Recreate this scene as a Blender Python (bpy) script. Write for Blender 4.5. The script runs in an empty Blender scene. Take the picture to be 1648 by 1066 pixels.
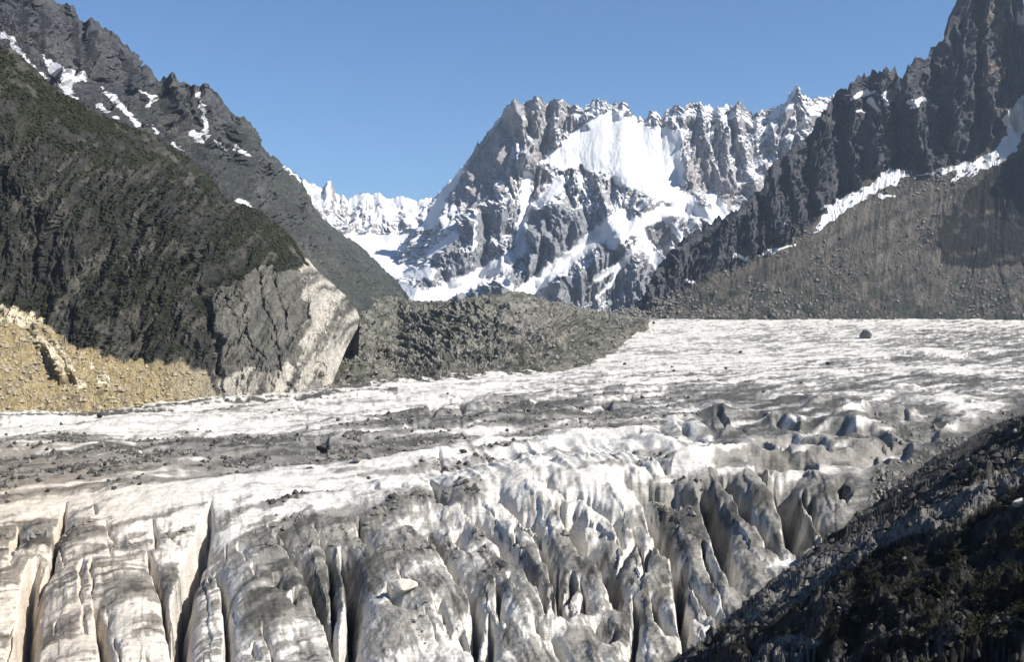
import bpy, bmesh, math, random
import numpy as np
from mathutils import Vector

S = bpy.context.scene
C = S.collection
R = math.radians

# ------------------------------------------------------------------ camera
F = 1767.0                       # focal length in photograph pixels
cd = bpy.data.cameras.new('camera')
cd.sensor_width = 36.0
cd.lens = 36.0 * F / 1648.0
cd.clip_start = 1.0
cd.clip_end = 60000.0
cam = bpy.data.objects.new('camera', cd)
cam.location = (0, 0, 0)
cam.rotation_euler = (R(90), 0, 0)
C.objects.link(cam)
S.camera = cam

# ------------------------------------------------------------------ world, sun, exposure
SUN_EL, SUN_AZ = 43.0, 114.0      # azimuth clockwise from the view direction (+Y)
w = bpy.data.worlds.new('World')
S.world = w
w.use_nodes = True
nt = w.node_tree
nt.nodes.clear()
sky = nt.nodes.new('ShaderNodeTexSky')
sky.sky_type = 'NISHITA'
sky.sun_disc = False
sky.sun_elevation = R(SUN_EL)
sky.sun_rotation = R(SUN_AZ)
sky.altitude = 0
sky.air_density = 1.03
sky.dust_density = 0.0
sky.ozone_density = 9.5
bg = nt.nodes.new('ShaderNodeBackground')
bg.inputs[1].default_value = 0.063
out = nt.nodes.new('ShaderNodeOutputWorld')
nt.links.new(sky.outputs[0], bg.inputs[0])
nt.links.new(bg.outputs[0], out.inputs[0])
ld = bpy.data.lights.new('sun', 'SUN')
ld.energy = 5.0
ld.angle = R(0.5)
ld.color = (1.0, 0.95, 0.87)
sun = bpy.data.objects.new('sun', ld)
a, e = R(SUN_AZ), R(SUN_EL)
sd = Vector((math.sin(a) * math.cos(e), math.cos(a) * math.cos(e), math.sin(e)))
sun.rotation_euler = sd.to_track_quat('Z', 'Y').to_euler()
C.objects.link(sun)
S.view_settings.view_transform = 'Standard'
S.view_settings.look = 'None'
S.view_settings.exposure = 0.98
S.view_settings.gamma = 1.0
S.view_settings.use_curve_mapping = False
S.render.engine = 'CYCLES'

# ------------------------------------------------------------------ noise
_rs = np.random.RandomState(7)
_P = np.concatenate([_rs.permutation(256)] * 3).astype(np.int32)
_G2 = np.array([[math.cos(t), math.sin(t)] for t in np.linspace(0, 2 * math.pi, 256, endpoint=False)], np.float32)
_g3 = _rs.normal(size=(256, 3)); _G3 = (_g3 / np.linalg.norm(_g3, axis=1)[:, None]).astype(np.float32)

def _f(t): return t * t * t * (t * (t * 6 - 15) + 10)

def n2(x, y, seed=0):
    x = np.asarray(x, np.float32) + 37.13 * seed; y = np.asarray(y, np.float32) - 17.7 * seed
    xi = np.floor(x).astype(np.int32); yi = np.floor(y).astype(np.int32)
    xf = x - xi; yf = y - yi; u = _f(xf); v = _f(yf)
    def g(a, b, dx, dy):
        q = _G2[_P[_P[a & 255] + (b & 255)]]
        return q[..., 0] * dx + q[..., 1] * dy
    a0 = g(xi, yi, xf, yf); a1 = g(xi + 1, yi, xf - 1, yf)
    b0 = g(xi, yi + 1, xf, yf - 1); b1 = g(xi + 1, yi + 1, xf - 1, yf - 1)
    l0 = a0 + u * (a1 - a0); l1 = b0 + u * (b1 - b0)
    return 1.5 * (l0 + v * (l1 - l0))

def n3(x, y, z, seed=0):
    x = np.asarray(x, np.float32) + 37.13 * seed; y = np.asarray(y, np.float32) - 17.7 * seed; z = np.asarray(z, np.float32) + 5.3 * seed
    xi = np.floor(x).astype(np.int32); yi = np.floor(y).astype(np.int32); zi = np.floor(z).astype(np.int32)
    xf = x - xi; yf = y - yi; zf = z - zi; u = _f(xf); v = _f(yf); ww = _f(zf)
    def g(a, b, c, dx, dy, dz):
        q = _G3[_P[_P[_P[a & 255] + (b & 255)] + (c & 255)]]
        return q[..., 0] * dx + q[..., 1] * dy + q[..., 2] * dz
    r = []
    for c in (0, 1):
        a0 = g(xi, yi, zi + c, xf, yf, zf - c); a1 = g(xi + 1, yi, zi + c, xf - 1, yf, zf - c)
        b0 = g(xi, yi + 1, zi + c, xf, yf - 1, zf - c); b1 = g(xi + 1, yi + 1, zi + c, xf - 1, yf - 1, zf - c)
        l0 = a0 + u * (a1 - a0); l1 = b0 + u * (b1 - b0)
        r.append(l0 + v * (l1 - l0))
    return 1.6 * (r[0] + ww * (r[1] - r[0]))

def fbm2(x, y, o=4, seed=0, gain=.5):
    s = 0; a = 1.0
    for i in range(o):
        s = s + a * n2(x * 2 ** i, y * 2 ** i, seed + i * 3); a *= gain
    return s

def fbm3(P, sc, o=4, seed=0, gain=.5, zs=1.0):
    s = 0; a = 1.0
    for i in range(o):
        k = 2.0 ** i / sc
        s = s + a * n3(P[..., 0] * k, P[..., 1] * k, P[..., 2] * k * zs, seed + i * 3); a *= gain
    return s

def ridged3(P, sc, o=4, seed=0, gain=.5, zs=1.0):
    s = 0; a = 1.0
    for i in range(o):
        k = 2.0 ** i / sc
        s = s + a * (1 - 2.2 * np.abs(n3(P[..., 0] * k, P[..., 1] * k, P[..., 2] * k * zs, seed + i * 3))); a *= gain
    return s

def sstep(a, b, x):
    t = np.clip((x - a) / (b - a), 0, 1)
    return t * t * (3 - 2 * t)

# ------------------------------------------------------------------ tracing helpers: picture point + depth -> place in the world
def at(px, py, d):
    px = np.asarray(px, float); py = np.asarray(py, float); d = np.asarray(d, float)
    return np.stack([(px - 824) / F * d, d + 0 * px, (533 - py) / F * d], -1)

def proj(P):
    return 824 + P[..., 0] / P[..., 1] * F, 533 - P[..., 2] / P[..., 1] * F

def inside(px, py, poly):
    res = np.zeros(px.shape, bool)
    n = len(poly)
    for i in range(n):
        x0, y0 = poly[i]; x1, y1 = poly[(i + 1) % n]
        if y0 == y1: continue
        c = ((y0 > py) != (y1 > py)) & (px < (x1 - x0) * (py - y0) / (y1 - y0) + x0)
        res ^= c
    return res

def linedist(px, py, pts, rad):
    """distance to a polyline, signed side and position along it (only within rad)"""
    best = np.full(px.shape, 1e9); along = np.zeros(px.shape); side = np.zeros(px.shape)
    P = np.array(pts, float)
    m = (px > P[:, 0].min() - rad) & (px < P[:, 0].max() + rad) & (py > P[:, 1].min() - rad) & (py < P[:, 1].max() + rad)
    if not m.any(): return best, along, side
    x = px[m]; y = py[m]
    b = np.full(x.shape, 1e9); al = np.zeros(x.shape); sd_ = np.zeros(x.shape)
    L = np.hypot(*(P[1:] - P[:-1]).T); T = L.sum(); acc = 0
    for i in range(len(P) - 1):
        d = P[i + 1] - P[i]; l = L[i] + 1e-9
        t = np.clip(((x - P[i, 0]) * d[0] + (y - P[i, 1]) * d[1]) / l ** 2, 0, 1)
        dx = x - P[i, 0] - t * d[0]; dy = y - P[i, 1] - t * d[1]
        q = np.hypot(dx, dy); k = q < b
        b[k] = q[k]; al[k] = (acc + t[k] * l) / T; sd_[k] = np.sign(d[0] * dy - d[1] * dx)[k]
        acc += L[i]
    best[m] = b; along[m] = al; side[m] = sd_
    return best, along, side

def normals(P):
    du = np.gradient(P, axis=1); dv = np.gradient(P, axis=0)
    n = np.cross(du, dv); n /= np.linalg.norm(n, axis=-1)[..., None] + 1e-9
    return n if n[..., 2].mean() > 0 else -n

# ------------------------------------------------------------------ objects
def tag(o, label=None, cat=None, group=None, kind=None):
    for k, v in (('label', label), ('category', cat), ('group', group), ('kind', kind)):
        if v: o[k] = v
    return o

def link(name, me, mat, parent=None):
    o = bpy.data.objects.new(name, me)
    C.objects.link(o)
    if mat: me.materials.append(mat)
    if parent: o.parent = parent
    return o

def mesh_np(name, V, Fc, attrs=None, smooth=True):
    """V (n,3), Fc (m,k)"""
    me = bpy.data.meshes.new(name)
    V = np.asarray(V, np.float32); Fc = np.asarray(Fc, np.int32)
    m, k = Fc.shape
    me.vertices.add(len(V)); me.vertices.foreach_set('co', V.ravel())
    me.loops.add(m * k); me.loops.foreach_set('vertex_index', Fc.ravel())
    me.polygons.add(m)
    me.polygons.foreach_set('loop_start', np.arange(0, m * k, k, dtype=np.int32))
    me.polygons.foreach_set('use_smooth', np.full(m, smooth))
    me.update(calc_edges=True)
    if attrs:
        for an, av in attrs.items():
            if av.ndim == 2:
                at_ = me.attributes.new(an, 'FLOAT_COLOR', 'POINT')
                c = np.ones((len(V), 4), np.float32); c[:, :3] = av
                at_.data.foreach_set('color', c.ravel())
            else:
                at_ = me.attributes.new(an, 'FLOAT', 'POINT')
                at_.data.foreach_set('value', av.astype(np.float32).ravel())
    me.validate()
    return me

def grid_faces(nr, nc):
    i = np.arange(nr * nc, dtype=np.int32).reshape(nr, nc)
    return np.stack([i[:-1, :-1], i[1:, :-1], i[1:, 1:], i[:-1, 1:]], -1).reshape(-1, 4)

def grid_obj(name, P, alb, snow, mat, extra=None, smooth=True):
    nr, nc = P.shape[:2]
    at_ = {'albedo': alb.reshape(-1, 3), 'snow': snow.ravel()}
    if extra: at_.update({k: v.ravel() for k, v in extra.items()})
    me = mesh_np(name, P.reshape(-1, 3), grid_faces(nr, nc), at_, smooth)
    return link(name, me, mat)

# ------------------------------------------------------------------ materials
def nodes(name):
    m = bpy.data.materials.new(name); m.use_nodes = True
    t = m.node_tree; t.nodes.clear()
    o = t.nodes.new('ShaderNodeOutputMaterial'); b = t.nodes.new('ShaderNodeBsdfPrincipled')
    t.links.new(b.outputs[0], o.inputs[0])
    b.inputs['Roughness'].default_value = 0.9
    b.inputs['Specular IOR Level'].default_value = 0.15
    return m, t, b

def N(t, kind, **kw):
    n = t.nodes.new(kind)
    for k, v in kw.items():
        if k.startswith('i_'): n.inputs[k[2:].replace('_', ' ')].default_value = v
        else: setattr(n, k, v)
    return n

def mathn(t, op, a, b=None, clamp=False):
    n = t.nodes.new('ShaderNodeMath'); n.operation = op; n.use_clamp = clamp
    for i, v in enumerate((a, b)):
        if v is None: continue
        if isinstance(v, (int, float)): n.inputs[i].default_value = v
        else: t.links.new(v, n.inputs[i])
    return n.outputs[0]

def maprange(t, v, a, b, c, d):
    n = t.nodes.new('ShaderNodeMapRange')
    t.links.new(v, n.inputs[0])
    for i, q in enumerate((a, b, c, d)): n.inputs[i + 1].default_value = q
    return n.outputs[0]

def mixc(t, f, a, b, mode='MIX'):
    n = t.nodes.new('ShaderNodeMix'); n.data_type = 'RGBA'; n.blend_type = mode
    if isinstance(f, (int, float)): n.inputs[0].default_value = f
    else: t.links.new(f, n.inputs[0])
    for i, v in ((6, a), (7, b)):
        if isinstance(v, tuple): n.inputs[i].default_value = v
        else: t.links.new(v, n.inputs[i])
    return n.outputs[2]

def terrain_mat(name, scale, stretch=(1, 1, 1), var=0.5, bump=1.0, snowcol=(0.51, 0.515, 0.53, 1), snow_noise=0.5, rough=0.92, crack=0.5, warp=0.0):
    """albedo and snow cover come from the mesh; grain, cracks and fine relief are procedural. scale: size in metres of the largest grain"""
    m, t, b = nodes(name)
    tc = N(t, 'ShaderNodeTexCoord')
    mp = N(t, 'ShaderNodeMapping'); mp.inputs['Scale'].default_value = stretch
    t.links.new(tc.outputs['Object'], mp.inputs[0])
    na = N(t, 'ShaderNodeTexNoise', i_Scale=1 / scale, i_Detail=9.0, i_Roughness=0.65, i_Distortion=warp)
    nb = N(t, 'ShaderNodeTexNoise', i_Scale=5.3 / scale, i_Detail=7.0, i_Roughness=0.7)
    vo = N(t, 'ShaderNodeTexVoronoi', feature='DISTANCE_TO_EDGE', i_Scale=2.2 / scale)
    for q in (na, nb, vo): t.links.new(mp.outputs[0], q.inputs['Vector'])
    cr = maprange(t, vo.outputs['Distance'], 0.0, 0.09, 1 - crack, 1.0)
    al = N(t, 'ShaderNodeAttribute', attribute_name='albedo')
    sn = N(t, 'ShaderNodeAttribute', attribute_name='snow')
    v = maprange(t, na.outputs[0], 0.3, 0.7, .80 * (1 - var), .80 * (1 + var))
    v2 = maprange(t, nb.outputs[0], 0.3, 0.7, 1 - var * 0.7, 1 + var * 0.7)
    vv = mathn(t, 'MULTIPLY', mathn(t, 'MULTIPLY', v, v2), cr)
    vc = N(t, 'ShaderNodeCombineColor')
    for i in range(3): t.links.new(vv, vc.inputs[i])
    rock = mixc(t, 1.0, al.outputs['Color'], vc.outputs[0], 'MULTIPLY')
    s = mathn(t, 'ADD', sn.outputs['Fac'], mathn(t, 'MULTIPLY', mathn(t, 'SUBTRACT', nb.outputs[0], 0.5), snow_noise * 2))
    s = maprange(t, s, 0.42, 0.58, 0, 1)
    col = mixc(t, s, rock, snowcol)
    t.links.new(col, b.inputs['Base Color'])
    b.inputs['Roughness'].default_value = rough
    h = mathn(t, 'ADD', mathn(t, 'MULTIPLY', na.outputs[0], 1.0), mathn(t, 'MULTIPLY', nb.outputs[0], 0.35))
    h = mathn(t, 'ADD', h, mathn(t, 'MULTIPLY', cr, 0.25))
    hs = mathn(t, 'MULTIPLY', h, mathn(t, 'SUBTRACT', 1.0, mathn(t, 'MULTIPLY', s, 0.75)))
    bp = N(t, 'ShaderNodeBump', i_Strength=min(1.0, bump), i_Distance=scale * 0.35 * max(1.0, bump))
    t.links.new(hs, bp.inputs['Height'])
    t.links.new(bp.outputs[0], b.inputs['Normal'])
    return m

# ------------------------------------------------------------------ lofted mountain sides
def rail(pts, u):
    P = np.array(pts, float)
    x = P[0, 0] + u * (P[-1, 0] - P[0, 0])
    return np.stack([x, np.interp(x, P[:, 0], P[:, 1]), np.interp(x, P[:, 0], P[:, 2])], -1)

def loft(rails, nc, nrs, back=(600, 900), nb=14):
    """rails: crest first, foot last; each a list of (px, py, depth). Adds the far side of the crest behind it."""
    u = np.linspace(0, 1, nc)
    rows = []
    rr = [rail(r, u) for r in rails]
    wr = [at(q[:, 0], q[:, 1], q[:, 2]) for q in rr]
    for i in range(nb, 0, -1):                                   # far side falling away
        k = (i / nb) ** 1.5
        q = wr[0] + np.array([0, 1, 0]) * back[0] * k + np.array([0, 0, -1]) * back[1] * k
        q[:, 0] = np.where(q[:, 0] < 0, q[:, 0] * (1 + back[0] * k / wr[0][:, 1]) * (1 + .05 * k), q[:, 0])   # the far side widens away from the valley
        rows.append(q)
    for j in range(len(wr) - 1):
        n = nrs[j]
        for i in range(n):
            rows.append(wr[j] + (wr[j + 1] - wr[j]) * i / n)
    rows.append(wr[-1])
    for k in range(1, 7):                                        # the foot runs on below the ice
        rows.append(wr[-1] + np.array([0, -14.0 * k, -16.0 * k]) * (wr[-1][:, 1:2] / 3000))
    P = np.stack(rows)
    T = np.concatenate([np.linspace(-1, 0, nb, endpoint=False), np.linspace(0, 1, len(rows) - nb)])
    return P, T

def push(P, lines, wamp=7, seed=3):
    """buttresses and gullies: each line (points, half width px, metres towards (+) or away from (-) the viewer, [left/right skew])"""
    px, py = proj(P)
    px = px + wamp * n2(px / 40, py / 40, seed); py = py + wamp * n2(px / 40, py / 40, seed + 5)
    D = np.zeros(px.shape)
    for ln in lines:
        pts, hw, amt = ln[:3]; taper = ln[3] if len(ln) > 3 else 0.5
        d, al, sd_ = linedist(px, py, pts, hw)
        k = np.clip(1 - d / hw, 0, 1)
        D += (.62 if amt > 0 else .8) * amt * k * (taper + (1 - taper) * np.clip(al * 2.5, 0, 1))
    return P * (1 - D / P[..., 1])[..., None]

def blur(A, r):
    for ax, k in ((0, r), (1, r)):
        k = min(k, A.shape[ax] // 3)
        pad = [(0, 0)] * A.ndim; pad[ax] = (k + 1, k)
        c = np.cumsum(np.pad(A, pad, 'edge'), axis=ax)
        n_ = A.shape[ax]
        hi = np.take(c, np.arange(2 * k + 1, 2 * k + 1 + n_), axis=ax); lo = np.take(c, np.arange(0, n_), axis=ax)
        A = (hi - lo) / (2 * k + 1)
    return A

def chart(P):
    """metres along the wall and metres down it"""
    P = blur(P, 24)
    j = P.shape[0] * 2 // 3
    q = P[j]; du = np.zeros(P.shape[1]); du[1:] = np.hypot(np.diff(q[:, 0]), np.diff(q[:, 1]))
    dv = np.zeros(P.shape[:2]); dv[1:] = np.linalg.norm(np.diff(P, axis=0), axis=2)
    return np.broadcast_to(np.cumsum(du)[None], P.shape[:2]), np.cumsum(dv, 0)

def streak(U, V, sc, zs, o=4, seed=0, ridge=True, gain=.5, lean=0.0):
    """noise drawn out down the fall line, with the lines wandering"""
    U = U + lean * V + sc * .8 * n2(U / sc / 2.3, V / sc / 5, seed + 90) + sc * .3 * n2(U / sc * .9, V / sc * .35, seed + 91)
    s_ = 0; a_ = 1.0
    for i in range(o):
        q = n2(U * 2 ** i / sc, V * 2 ** i * zs / sc, seed + 3 * i)
        # broken planes: creases outwards and inwards
        s_ = s_ + a_ * ((1.3 * np.abs(2 * (q / .8 - np.floor(q / .8 + .5))) * -1 + .65) if ridge else q); a_ *= gain
    return s_

def relief(P, T, ribs=(), fb=(), hold=0.35, zj=0.0, lean=0.0):
    """ribs: (scale m, amplitude m, stretch down the fall line). hold: how much of it acts on the crest"""
    Nn = blur(normals(blur(P, 24)), 20)
    Nn[..., 2] *= 0.25
    Nn /= np.linalg.norm(Nn, axis=-1)[..., None] + 1e-6
    wgt = hold + (1 - hold) * sstep(0, 0.10, np.abs(T))[:, None]
    U, V = chart(P)
    D = 0
    for i, (sc, am, zs) in enumerate(ribs):
        D = D + am * streak(U, V, sc, zs, 4, 11 + 7 * i, True, .5, lean) * (.55 + .9 * sstep(-.5, .5, n2(U / sc / 3, V / sc / 5, 50 + i)))
    for i, (sc, am) in enumerate(fb):
        D = D + am * fbm3(P, sc, 4, 31 + 7 * i, .5)
    Q = P + Nn * (D * wgt)[..., None]
    if zj:
        q = 1 - 2 * np.abs(n2(U / zj[0] + 3, 0 * V, 77)) + .6 * (1 - 2 * np.abs(n2(U / zj[0] * 2.7, 0 * V, 78)))
        Q[..., 2] += zj[1] * (q - .7) * np.exp(-(np.abs(T) / .06))[:, None]
    return Q

def paint(base, layers, px, py):
    """layers: (mask, colour)"""
    col = np.empty(px.shape + (3,)); col[:] = base
    for mk, c in layers:
        mk = np.clip(mk, 0, 1)[..., None]
        col = col * (1 - mk) + np.array(c) * mk
    return col

SHEETS = {}
def seat(name, px, py):
    """the visible surface point of a built sheet nearest to a picture point"""
    P = SHEETS[name]
    if 'q' + name not in SHEETS: SHEETS['q' + name] = proj(P)
    a_, b_ = SHEETS['q' + name]
    d = np.hypot(a_ - px, b_ - py)
    k = d < max(3.0, d.min() + 1.0)
    dd = np.where(k, P[..., 1], 1e9)
    i = np.unravel_index(dd.argmin(), dd.shape)
    return P[i]

GZ_D = np.array([0, 330, 471, 540, 609, 700, 900, 1400, 1900, 2400, 3000, 3600, 4200, 4800, 5600, 6500, 8000.])
GZ_Z = np.array([-175, -148, -127, -114, -105, -100, -99, -100, -97, -86, -64, -32, 6, 52, 88, 110, 120.])
def gz(d): return np.interp(d, GZ_D, GZ_Z)
_td = np.linspace(300, 7800, 60000); _tp = 533 - F * gz(_td) / _td
def depth_at(py): return np.interp(-py, -_tp, _td)


#============================================================ GROUND
me = mesh_np('ground', [(-30000, -8000, -330), (30000, -8000, -330), (30000, 40000, -330), (-30000, 40000, -330)], [(0, 1, 2, 3)],
             {'albedo': np.full((4, 3), 0.2), 'snow': np.zeros(4)})
M_ground = terrain_mat('valley_rock', 60, var=.3)
tag(link('ground', me, M_ground), 'bare valley bedrock below the glacier and mountains', kind='structure')

#============================================================ FAR SNOW RIDGE (left of the massif)
def far_ridge():
    crest = [(380, 250, 12500), (440, 275, 12500), (490, 291, 12500), (510, 297, 12400), (521, 303, 12400), (527, 290, 12400), (533, 292, 12400), (539, 307, 12400), (547, 318, 12400),
             (553, 313, 12400), (560, 322, 12400), (571, 315, 12400), (587, 311, 12400), (600, 314, 12400), (611, 310, 12400), (618, 318, 12400), (623, 322, 12400), (635, 319, 12400), (648, 317, 12400),
             (662, 322, 12400), (676, 321, 12400), (696, 319, 12400), (712, 303, 12400), (760, 250, 12400), (800, 240, 12400)]
    mid = [(380, 350, 11300), (560, 378, 11300), (640, 378, 11300), (800, 350, 11300)]
    foot = [(380, 470, 8400), (620, 480, 8400), (665, 478, 8400), (800, 480, 8400)]
    P, T = loft([crest, mid, foot], 260, (110, 60), back=(900, 1500))
    P = push(P, [([(527, 290), (522, 330), (505, 372)], 16, 260), ([(553, 313), (556, 350), (560, 378)], 12, 170), ([(587, 311), (592, 345), (590, 374)], 14, 180),
                 ([(611, 311), (622, 350), (628, 376)], 12, 170), ([(648, 317), (655, 350), (668, 375)], 14, 190), ([(680, 320), (682, 350), (690, 372)], 12, 160), ([(712, 303), (712, 345), (722, 378)], 18, 200)], 5)
    up = T < 0.62
    Q = relief(P, T, [(420, 60, .2), (150, 22, .25)], [(60, 7)], .3, (90, 25))
    P = np.where(up[:, None, None], Q, P + (Q - P) * .12)
    px, py = proj(P); n = normals(P)
    snow = np.clip((n[..., 2] - .32) * 2.0 + .15 + .75 * streak(*chart(P), 150, .25, 3, 5, False), 0, 1)
    snow = np.maximum(snow, sstep(368, 384, py + 6 * n2(px / 12, py / 12)))
    alb = paint((.27, .25, .245), [], px, py)
    m = terrain_mat('far_granite_and_snow', 60, (1, .4, .45), .3, .8, snow_noise=.45)
    o = grid_obj('far_snow_ridge', P, alb, snow, m)
    tag(o, 'low white ridge and snow basin in the gap between the dark left ridge and the great massif', kind='structure')
far_ridge()

#============================================================ SNOWY MASSIF
STR = [([(966, 375), (935, 402), (895, 432), (845, 470)], 11), ([(1000, 352), (966, 377)], 13), ([(818, 418), (770, 446), (715, 470), (672, 482)], 11), ([(820, 425), (812, 455), (825, 468)], 4),
              ([(848, 285), (846, 330), (838, 372), (836, 405)], 7), ([(1110, 338), (1060, 345), (1020, 362), (985, 392)], 9), ([(1090, 335), (1140, 345), (1165, 370)], 9),
              ([(1032, 375), (1045, 405), (1062, 430)], 7), ([(1075, 355), (1090, 372), (1105, 400), (1085, 430)], 5), ([(1150, 325), (1165, 345)], 9), ([(1020, 365), (1060, 350)], 7),
              ([(1032, 388), (1000, 425), (960, 448)], 5), ([(765, 345), (762, 400)], 2.5), ([(690, 410), (735, 378)], 4), ([(990, 280), (1080, 310), (1110, 330)], 12), ([(900, 290), (870, 330)], 7), ([(740, 260), (705, 330), (690, 360)], 9), ([(1044, 470), (1045, 492)], 4),
              ([(995, 430), (985, 455), (960, 480)], 2.5), ([(655, 440), (690, 440)], 8), ([(655, 465), (680, 475)], 9)]

def massif():
    crest = [(640, 400, 10500), (690, 345, 10400), (712, 303, 10400), (722, 296, 10350), (732, 287, 10300), (741, 272, 10300), (748, 267, 10300), (757, 247, 10200), (769, 231, 10200), (780, 218, 10100), (793, 203, 10100), (805, 188, 10000),
             (813, 174, 10000), (820, 167, 10000), (825, 159, 10000), (830, 161, 10000), (837, 170, 10000), (845, 167, 10050), (853, 161, 10100), (865, 156, 10100), (871, 160, 10100), (878, 167, 10100), (887, 163, 10100),
             (898, 161, 10100), (908, 165, 10100), (918, 171, 10100), (934, 172, 10200), (943, 170, 10200), (950, 167, 10200), (960, 161, 10200), (970, 159, 10200), (979, 166, 10200), (986, 169, 10200), (996, 163, 10200),
             (1006, 164, 10200), (1012, 170, 10200), (1017, 183, 10200), (1025, 190, 10200), (1035, 191, 10200), (1043, 182, 10200), (1051, 178, 10200), (1058, 182, 10200), (1065, 192, 10200), (1072, 179, 10200), (1079, 175, 10200),
             (1090, 172, 10200), (1098, 169, 10200), (1112, 166, 10200), (1126, 167, 10200), (1142, 170, 10200), (1158, 174, 10200), (1168, 171, 10200), (1177, 169, 10200), (1185, 162, 10200), (1191, 167, 10200), (1197, 173, 10200),
             (1213, 184, 10200), (1228, 179, 10200), (1240, 176, 10200), (1252, 171, 10200), (1262, 160, 10200), (1272, 149, 10200), (1280, 140, 10200), (1286, 141, 10200), (1295, 154, 10200), (1307, 160, 10200), (1325, 157, 10300),
             (1339, 156, 10300), (1400, 150, 10300), (1500, 160, 10300)]
    mid = [(640, 440, 9400), (760, 345, 9300), (870, 300, 9400), (1000, 262, 9300), (1120, 300, 9200), (1250, 330, 9100), (1500, 330, 9100)]
    mid2 = [(640, 462, 7900), (720, 430, 7900), (860, 395, 7900), (1000, 370, 7800), (1120, 400, 7700), (1500, 420, 7700)]
    foot = [(640, 500, 6500), (780, 508, 6300), (900, 512, 6200), (1060, 512, 6000), (1500, 512, 6000)]
    zc = lambda r: [(x, y, 8000 + (d - 6000) * .46) for x, y, d in r]
    crest, mid, mid2, foot = zc(crest), zc(mid), zc(mid2), zc(foot)
    P, T = loft([crest, mid, mid2, foot], 640, (120, 110, 110), back=(1200, 2600))
    L = [  # buttresses (+) and gullies (-), traced crest to foot
        ([(825, 160), (838, 205), (845, 250), (850, 262)], 22, 430, 1), ([(813, 174), (790, 230), (768, 290), (752, 340)], 18, -120, 1),
        ([(865, 157), (868, 200), (866, 240)], 14, 170, 1), ([(898, 162), (893, 200), (888, 232)], 13, 170, 1), ([(843, 168), (850, 210), (848, 245)], 9, -170, 1),
        ([(880, 168), (880, 210), (874, 245)], 8, -140, 1), ([(918, 171), (905, 205), (880, 240), (858, 262)], 12, -150, 1),
        ([(793, 203), (805, 250), (800, 300)], 14, 130, 1), ([(748, 267), (760, 300), (762, 340)], 12, 120, 1),
        ([(970, 160), (965, 180), (945, 200)], 13, 140, 1), ([(1006, 164), (1000, 185)], 11, 110, 1), ([(1051, 178), (1055, 200)], 9, 90, 1),
        # left spur: dark triangular buttress
        ([(858, 262), (835, 300), (800, 335), (768, 355), (735, 385), (700, 430), (675, 470)], 44, 520),
        ([(770, 345), (762, 390), (745, 430), (738, 450)], 20, 230, 1), ([(810, 330), (806, 380), (800, 425)], 22, 260, 1), ([(784, 345), (782, 400), (770, 440)], 9, -160, 1),
        ([(838, 320), (830, 370), (822, 410)], 16, 150, 1),
        # couloir between the two spurs
        ([(862, 290), (850, 350), (838, 400), (825, 425), (760, 455), (690, 480)], 24, -330),
        # central spur
        ([(905, 290), (888, 330), (868, 380), (846, 420), (820, 462)], 40, 560), ([(905, 340), (905, 380), (895, 420), (880, 455)], 22, 300, 1), ([(928, 335), (930, 370), (918, 405)], 18, 220, 1),
        ([(885, 350), (876, 400), (862, 440)], 9, -150, 1), ([(918, 350), (914, 400)], 7, -130, 1),
        # great couloir
        ([(1000, 350), (968, 375), (940, 400), (900, 430), (850, 468)], 22, -330),
        ([(960, 300), (975, 340), (985, 372)], 24, 260, 1), ([(1010, 290), (1002, 330), (985, 365)], 22, 240, 1), ([(1035, 290), (1030, 335)], 18, 200, 1), ([(985, 290), (992, 330)], 8, -160, 1),
        # lower right pyramids
        ([(1090, 335), (1040, 355), (1000, 380), (960, 415), (900, 465)], 30, 420), ([(1010, 385), (1030, 430), (1045, 500)], 30, 330, 1), ([(1000, 395), (960, 430), (905, 480)], 18, 240, 1),
        ([(1100, 340), (1075, 370), (1058, 402), (1052, 430)], 12, -230, 1), ([(1085, 350), (1100, 380), (1105, 410)], 18, 240, 1), ([(1085, 390), (1072, 420), (1064, 440)], 15, 180, 1),
        ([(1130, 330), (1150, 360), (1160, 380)], 20, 190, 1),
        # right hand wall ribs
        ([(1098, 169), (1098, 220), (1110, 290), (1140, 345)], 22, 210, 1), ([(1126, 167), (1138, 230), (1160, 300), (1170, 340)], 18, 200, 1), ([(1158, 172), (1165, 220), (1180, 300)], 16, 190, 1),
        ([(1185, 163), (1192, 210), (1205, 260), (1215, 310)], 18, 230, 1), ([(1215, 183), (1222, 240), (1240, 280)], 16, 170, 1), ([(1284, 140), (1262, 190), (1255, 230)], 26, 330, 1), ([(1284, 140), (1300, 185), (1290, 215)], 14, 200, 1),
        ([(1148, 200), (1150, 260), (1156, 330)], 8, -120, 1), ([(1178, 200), (1190, 290)], 8, -120, 1)]
    L = [(l[0], l[1], l[2] * .75) + tuple(l[3:]) for l in L]
    P = push(P, L, 6)
    px, py = proj(P)
    # the smooth upper snow field lies flatter and keeps little relief
    sf = [(868, 262), (895, 240), (930, 205), (960, 188), (985, 176), (1020, 190), (1050, 205), (1095, 210), (1100, 300), (1060, 300), (1030, 285), (985, 280), (935, 270), (900, 272)]
    wx = px + 9 * n2(px / 14, py / 14, 2); wy = py + 7 * n2(px / 14, py / 14, 6)
    fld = inside(wx, wy, sf).astype(float)
    strips = STR
    damp = np.zeros(px.shape)
    for pts, hw in strips:
        d, al, _ = linedist(px, py, pts, hw * 2)
        damp = np.maximum(damp, sstep(hw * 1.8, hw * .7, d))
    fld0 = fld; fld = np.maximum(fld, damp)
    Q = relief(P, T, [(420, 75, .2), (180, 42, .22), (80, 20, .3), (40, 9, .4)], [(260, 26), (70, 10)], .3, (80, 34))
    P = P + (Q - P) * (1 - .90 * fld)[..., None]; fld = fld0
    px, py = proj(P); n = normals(P)
    z1 = sstep(255, 300, py) * sstep(640, 700, px)          # below the field: mixed
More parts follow.
